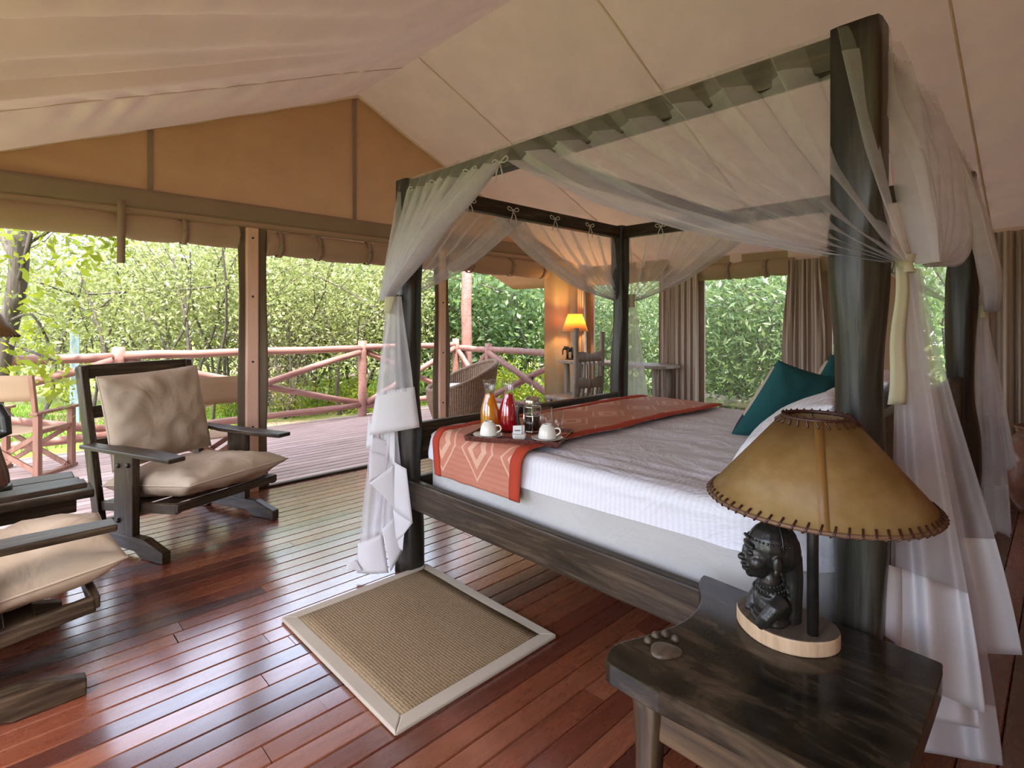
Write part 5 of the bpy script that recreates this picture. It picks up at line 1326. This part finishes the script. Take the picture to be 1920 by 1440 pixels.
MB().tube([wsh(-0.015)(k / 60, 1.0) for k in range(60)], 0.026, 8, close=True).build('rim', M['wicker'], wk)
MB().lathe([(0.0, 0.30), (0.36, 0.30)], 36, WC).build('seat_base', M['wicker'], wk)
MB().lathe([(0.0, 0.475), (0.30, 0.465), (0.37, 0.43), (0.385, 0.38), (0.36, 0.31), (0.0, 0.305)], 36, WC).build('seat_cushion', M['white'], wk)
# ================================================================== GARDEN
rng = np.random.default_rng(7)
def leaf_mesh(C, size, rng, asp=0.42, jit=0.35, droop=0.0):
    n = len(C); d = rng.normal(size=(n, 3)); d[:, 2] -= droop; d /= np.linalg.norm(d, axis=1, keepdims=True)
    q = rng.normal(size=(n, 3)); s = np.cross(d, q); s /= np.linalg.norm(s, axis=1, keepdims=True) + 1e-9
    L = size * (1 + jit * rng.normal(size=(n, 1))).clip(0.4, 1.8); nn = np.cross(d, s)
    V = np.empty((n, 4, 3)); V[:, 0] = C; V[:, 1] = C + d * L * 0.5 + s * L * asp / 2 + nn * L * 0.05; V[:, 2] = C + d * L; V[:, 3] = C + d * L * 0.5 - s * L * asp / 2 + nn * L * 0.05
    return V.reshape(-1, 3), np.arange(n * 4).reshape(n, 4)
def grow(rng, h, stems, lean, gen=3, spread=0.9, r0=0.05):
    """branch polylines; returns (list of (points, radii)), tips"""
    br, tips = [], []
    def rec(p, d, L, r, g):
        pts = [p.copy()]; n = 5
        for i in range(n):
            d = d + rng.normal(size=3) * 0.16; d[2] += 0.05; d /= np.linalg.norm(d); p = p + d * L / n; pts.append(p.copy())
            if g < gen and i >= 1 and rng.random() < 0.75:
                dd = d + rng.normal(size=3) * spread; dd[2] = abs(dd[2]) * 0.5 + 0.1; dd /= np.linalg.norm(dd)
                rec(p.copy(), dd, L * rng.uniform(0.4, 0.65), r * 0.5, g + 1)
            if g >= 1: tips.append(p.copy())
        tips.append(p.copy()); br.append((pts, [max(0.004, r * (1 - 0.6 * i / n)) for i in range(n + 1)]))
    for k in range(stems):
        a = rng.uniform(0, 2 * PI); d = np.array([math.cos(a) * lean, math.sin(a) * lean, 1.0]); d /= np.linalg.norm(d)
        rec(np.array([math.cos(a) * 0.08 * (stems > 1), math.sin(a) * 0.08 * (stems > 1), -0.05]), d, h * rng.uniform(0.6, 0.8), r0 * rng.uniform(0.7, 1.1), 0)
    return br, np.array(tips)
def plant(name, seed, h, stems, lean, nleaf, size, leafmat, gen=2, sig=0.22, low=0.0, asp=0.42, spread=0.9, r0=0.05, extra=0.0, droop=0.0, loc=(0, 0, -60)):
    rg_ = np.random.default_rng(seed); br, tips = grow(rg_, h, stems, lean, gen, spread, r0)
    t = thing(name, loc=(0, 0, 0))
    mb = MB()
    RM = 0.42 * h
    for pts, rad in br:
        if max(math.hypot(q[0], q[1]) for q in pts) < RM: mb.tube(pts, rad, 5, cap=False)
    mb.build('trunk', M['bark'], t, local=True)
    k = rg_.integers(0, len(tips), nleaf); C = tips[k] + rg_.normal(size=(nleaf, 3)) * sig * h / 3
    if extra:
        ne = int(nleaf * extra); e = rg_.normal(size=(ne, 3)) * np.array([0.28 * h, 0.28 * h, 0.2 * h]) + np.array([0, 0, h * 0.45]); C = np.vstack([C, e])
    C = C[(C[:, 2] > low) & (np.hypot(C[:, 0], C[:, 1]) < RM) & (C[:, 2] < h)]
    V, Fq = leaf_mesh(C, size, rg_, asp, droop=droop); lf = fast('foliage', V, Fq, M[leafmat], t); lf['kind'] = 'stuff'
    return t
G = 'trees and shrubs of the thicket around the deck'
tmpl = {
    'thin': plant('slender_tree', 11, 4.6, 3, 0.22, 5200, 0.085, 'leaf1', 2, 0.20, 0.9, r0=0.045),
    'thin2': plant('slender_tree', 12, 5.2, 2, 0.30, 5600, 0.085, 'leaf1', 2, 0.22, 1.0, r0=0.05),
    'bush': plant('dense_shrub', 13, 3.0, 5, 0.5, 6500, 0.085, 'leaf2', 2, 0.24, 0.0, extra=0.25, r0=0.03),
    'bush2': plant('dense_shrub', 14, 3.4, 5, 0.45, 6500, 0.090, 'leaf1', 2, 0.25, 0.0, extra=0.3, r0=0.03),
    'broad': plant('broadleaf_tree', 15, 3.6, 4, 0.4, 5200, 0.125, 'leaf2', 2, 0.26, 0.2, asp=0.30, extra=0.25, r0=0.04, droop=0.5),
    'low': plant('low_shrub', 16, 1.2, 7, 0.9, 3000, 0.075, 'leaf3', 2, 0.30, 0.0, extra=0.2, r0=0.014),
    'dry': plant('dry_shrub', 17, 2.4, 6, 0.5, 3600, 0.06, 'leaf4', 3, 0.22, 0.1, r0=0.02),
}
used = set()
def put(kind, px, k, label, sc_=1.0, cat='tree', X=None):
    if X: k = X / ray(px, CY).x
    if kind.startswith('thin'): sc_ *= 0.80
    elif k and k < 18: sc_ *= 0.88
    p = onk(px, CY, k); loc = (p.x, p.y, -0.32)
    rz = random.uniform(0, 2 * PI); s3 = tuple(sc_ * random.uniform(0.9, 1.12) for _ in range(3))
    o = tmpl[kind]
    if kind in used: o = dup(o)
    used.add(kind); o.location = loc; o.rotation_euler = (0, 0, rz); o.scale = s3
    w_ = ('left of the big-leaved trunk' if px < 0 else 'behind the big-leaved tree' if px < 110 else 'left of the dangling strap' if px < 235 else 'right of the dangling strap' if px < 340 else 'beside the left tent post' if px < 460
          else 'right of the first tent post' if px < 545 else 'behind the middle railing bay' if px < 640 else 'left of the foot net' if px < 750 else 'right of the foot net' if px < 830 else 'beside the porch pole' if px < 890
          else 'above the wicker chair' if px < 960 else 'left of the desk lamp' if px < 1060 else 'behind the desk chair' if px < 1150 else 'behind the far bed post' if px < 1245 else 'behind the second curtain' if px < 1318
          else 'left in the middle window' if px < 1390 else 'right in the middle window' if px < 1480 else 'behind the third curtain' if px < 1560 else 'behind the near bed post' if px < 1660 else 'behind the head net')
    if k > 18: w_ = 'far off, ' + w_
    elif k > 11.4 and not X: w_ = 'in the back row, ' + w_
    label = label + ', ' + w_; o['label'] = label; o['category'] = cat; o['group'] = G
    return o
random.seed(21)
LL = {'thin': 'slender many-stemmed pale olive tree', 'thin2': 'tall thin olive-leaved tree',
      'bush': 'dense green shrub beyond the railing', 'bush2': 'dense olive shrub beyond the railing',
      'broad': 'broad-leaved green tree outside', 'low': 'low yellow-green shrub beyond the railing', 'dry': 'dry brownish twiggy shrub beyond the railing'}
# left opening: thin stems, airy crowns
for px, k, kd, s in ((-150, 6.8, 'thin', 1.0), (60, 8.2, 'thin2', 0.9), (170, 9.5, 'thin', 0.95), (250, 8.4, 'thin2', 0.95), (300, 9.8, 'thin', 1.0), (350, 8.8, 'thin', 1.0), (395, 8.0, 'thin2', 0.95), (430, 9.6, 'thin', 1.05),
                     (120, 11.5, 'bush2', 1.1), (215, 12.0, 'bush2', 1.1), (330, 12.5, 'bush2', 1.25), (420, 12.0, 'bush2', 1.3), (20, 12.0, 'bush2', 1.0)):
    put(kd, px, k, LL[kd], s, 'tree' if kd.startswith('thin') else 'shrub')
# middle
for px, k, kd, s in ((500, 10.5, 'bush2', 1.15), (560, 11.2, 'bush', 1.3), (610, 10.2, 'bush2', 1.15), (665, 11.5, 'bush', 1.3), (725, 10.8, 'bush2', 1.2), (790, 11.6, 'bush', 1.3), (850, 11.0, 'bush', 1.45), (905, 11.8, 'bush', 1.3), (960, 11.0, 'bush', 1.4), (1015, 10.4, 'bush', 1.4), (1070, 10.0, 'bush', 1.3),
                     (540, 8.8, 'thin', 0.9), (640, 9.2, 'thin2', 0.85), (700, 8.9, 'thin', 0.85), (580, 14.5, 'bush2', 1.7), (690, 15, 'bush2', 1.8), (830, 15, 'bush', 1.8), (930, 15.0, 'bush', 1.8), (470, 14.5, 'bush2', 1.7)):
    put(kd, px, k, LL[kd], s, 'tree' if kd.startswith('thin') else 'shrub')
for px, k, s in ((520, 8.8, 0.75), (506, 9.6, 0.9)): put('dry', px, k, LL['dry'], s, 'shrub')
for px, k, s in ((330, 9.4, 0.7), (560, 9.0, 0.8), (640, 9.4, 0.9), (690, 9.0, 0.75), (850, 9.6, 0.9), (930, 9.4, 1.0), (990, 9.2, 1.0), (140, 10.5, 0.7), (420, 9.0, 0.6)): put('low', px, k, LL['low'], s, 'shrub')
# right hand windows
for px, X, kd, s in ((1120, 8.6, 'bush', 0.95), (1175, 7.9, 'bush', 0.8), (1235, 8.3, 'broad', 0.85), (1300, 7.6, 'broad', 0.75), (1345, 8.2, 'broad', 0.9), (1395, 7.7, 'broad', 0.8), (1440, 8.4, 'broad', 0.95), (1490, 7.8, 'broad', 0.8), (1545, 8.0, 'broad', 0.85), (1620, 8.0, 'broad', 0.85), (1720, 8.0, 'broad', 0.85),
                     (1160, 10.6, 'bush', 1.3), (1260, 10.6, 'bush2', 1.3), (1350, 10.6, 'bush', 1.3), (1420, 10.8, 'bush', 1.3), (1500, 10.6, 'bush', 1.3), (1600, 10.6, 'bush', 1.3)):
    put(kd, px, 0, LL['broad'] if kd == 'broad' else 'dense shrub outside at the back', s, 'tree' if kd == 'broad' else 'shrub', X=X)
# far tree line
for i in range(16):
    put(('bush2', 'bush', 'thin')[i % 3], -200 + i * 125 + random.uniform(-30, 30), 21 + random.uniform(-2, 3), 'distant tree of the far tree line', 1.5 if i > 2 else 1.15)
by_label = {}
for o in list(COL.objects):
    if o.parent is None and o.get('group') == G: by_label.setdefault(o['label'], []).append(o)
for lb, os_ in by_label.items():
    if len(os_) == 2:
        os_.sort(key=lambda o: o.location.length); os_[0]['label'] = 'nearer ' + lb; os_[1]['label'] = 'farther ' + lb
# the tree with large yellow-green leaves at the far left
pt_ = onk(28, CY, 4.9); bt = thing('large_leaved_tree', 'tree with a dark trunk and large yellow-green leaves at the left edge', 'tree', (pt_.x, pt_.y, -0.32))
mb = MB(); W0 = lambda x, y, k: onk(x, y, k)
mb.tube(crom([W0(-40, 900, 5.0), W0(10, 640, 4.95), W0(28, 560, 4.9), W0(36, 480, 4.9), W0(30, 400, 4.9), W0(24, 260, 4.9)], 5), [0.075] * 26, 10)
for pth, r in (([(32, 500, 4.9), (10, 450, 4.95), (-30, 400, 5.1)], 0.04), ([(30, 545, 4.9), (48, 480, 4.8), (60, 420, 4.8), (66, 350, 4.8)], 0.02), ([(34, 470, 4.9), (100, 430, 4.8), (160, 420, 4.75), (215, 450, 4.75)], 0.014),
               ([(20, 600, 4.9), (60, 590, 4.7), (90, 640, 4.7)], 0.012), ([(10, 640, 4.95), (60, 660, 4.8), (110, 680, 4.8)], 0.012)):
    mb.tube(crom([W0(*p) for p in pth], 4), r, 7)
mb.build('trunk', M['bark'], bt)
cl = []
rg_ = np.random.default_rng(5)
for x, y, n, sx_, sy_ in ((100, 440, 110, 70, 25), (180, 455, 90, 45, 25), (60, 600, 90, 40, 30), (40, 680, 110, 45, 35), (90, 730, 60, 45, 20), (20, 540, 40, 25, 30), (130, 500, 50, 40, 25), (60, 380, 100, 60, 25), (10, 430, 50, 20, 30), (130, 700, 24, 30, 18)):
    for _ in range(n):
        p = onk(x + rg_.normal() * sx_, y + rg_.normal() * sy_, 4.8 + rg_.normal() * 0.22); cl.append((p.x - pt_.x, p.y - pt_.y, p.z + 0.32))
V, Fq = leaf_mesh(np.array(cl), 0.085, rg_, 0.45); lf = fast('foliage', V, Fq, M['leaf3'], bt); lf['kind'] = 'stuff'
# fence post and stone ledge
q = onk(140, CY, 8.2); o = MB().box((q.x, q.y, 0.42), (0.11, 0.11, 1.5)).build('garden_post', M['greenpost'], bevel=0.01); tag(o, 'grey-blue post standing among the trees behind the left railing', 'post')
q = onk(1340, CY, 7.6); tt = thing('garden_bench', 'low pale stone bench under the shrubs outside the window', 'bench', (q.x, q.y, -0.32))
MB().box((q.x, q.y, 0.22), (0.4, 1.5, 0.10)).build('bench_slab', M['stone'], tt, bevel=0.02)
for dy in (-0.5, 0.5): MB().box((q.x, q.y + dy, -0.08), (0.3, 0.18, 0.52)).build('bench_foot', M['clay'], tt, bevel=0.02)
# grass
n = 52000; P = np.empty((n, 2)); P[:, 0] = rng.uniform(-4, 12, n); P[:, 1] = rng.uniform(-2, 15, n)
keep = (P[:, 1] > 7.0) | (P[:, 0] > 6.1); P = P[keep]
cl_ = np.array([nz(a * 0.45, b * 0.45, 3.0) for a, b in P]); P = P[cl_ > -0.16]; n = len(P)
Hh = rng.uniform(0.07, 0.19, n); az = rng.uniform(0, 2 * PI, n); ln = rng.normal(size=(n, 2)) * 0.05
B = np.stack([P[:, 0], P[:, 1], np.full(n, -0.33)], 1); s = np.stack([np.cos(az), np.sin(az), np.zeros(n)], 1) * 0.011
u_ = (P[:, 0] + 20) / 70; v_ = (P[:, 1] + 20) / 70
B[:, 2] = [-0.34 + 0.25 * nz(a * 9, b * 9) for a, b in zip(u_, v_)]
T = B + np.stack([ln[:, 0], ln[:, 1], Hh], 1)
V = np.stack([B - s, B + s, T], 1).reshape(-1, 3)
gr = fast('lawn_grass', V, np.arange(n * 3).reshape(n, 3), M['grass']); tag(gr, 'sunlit green grass around the deck', 'grass', kind='stuff')
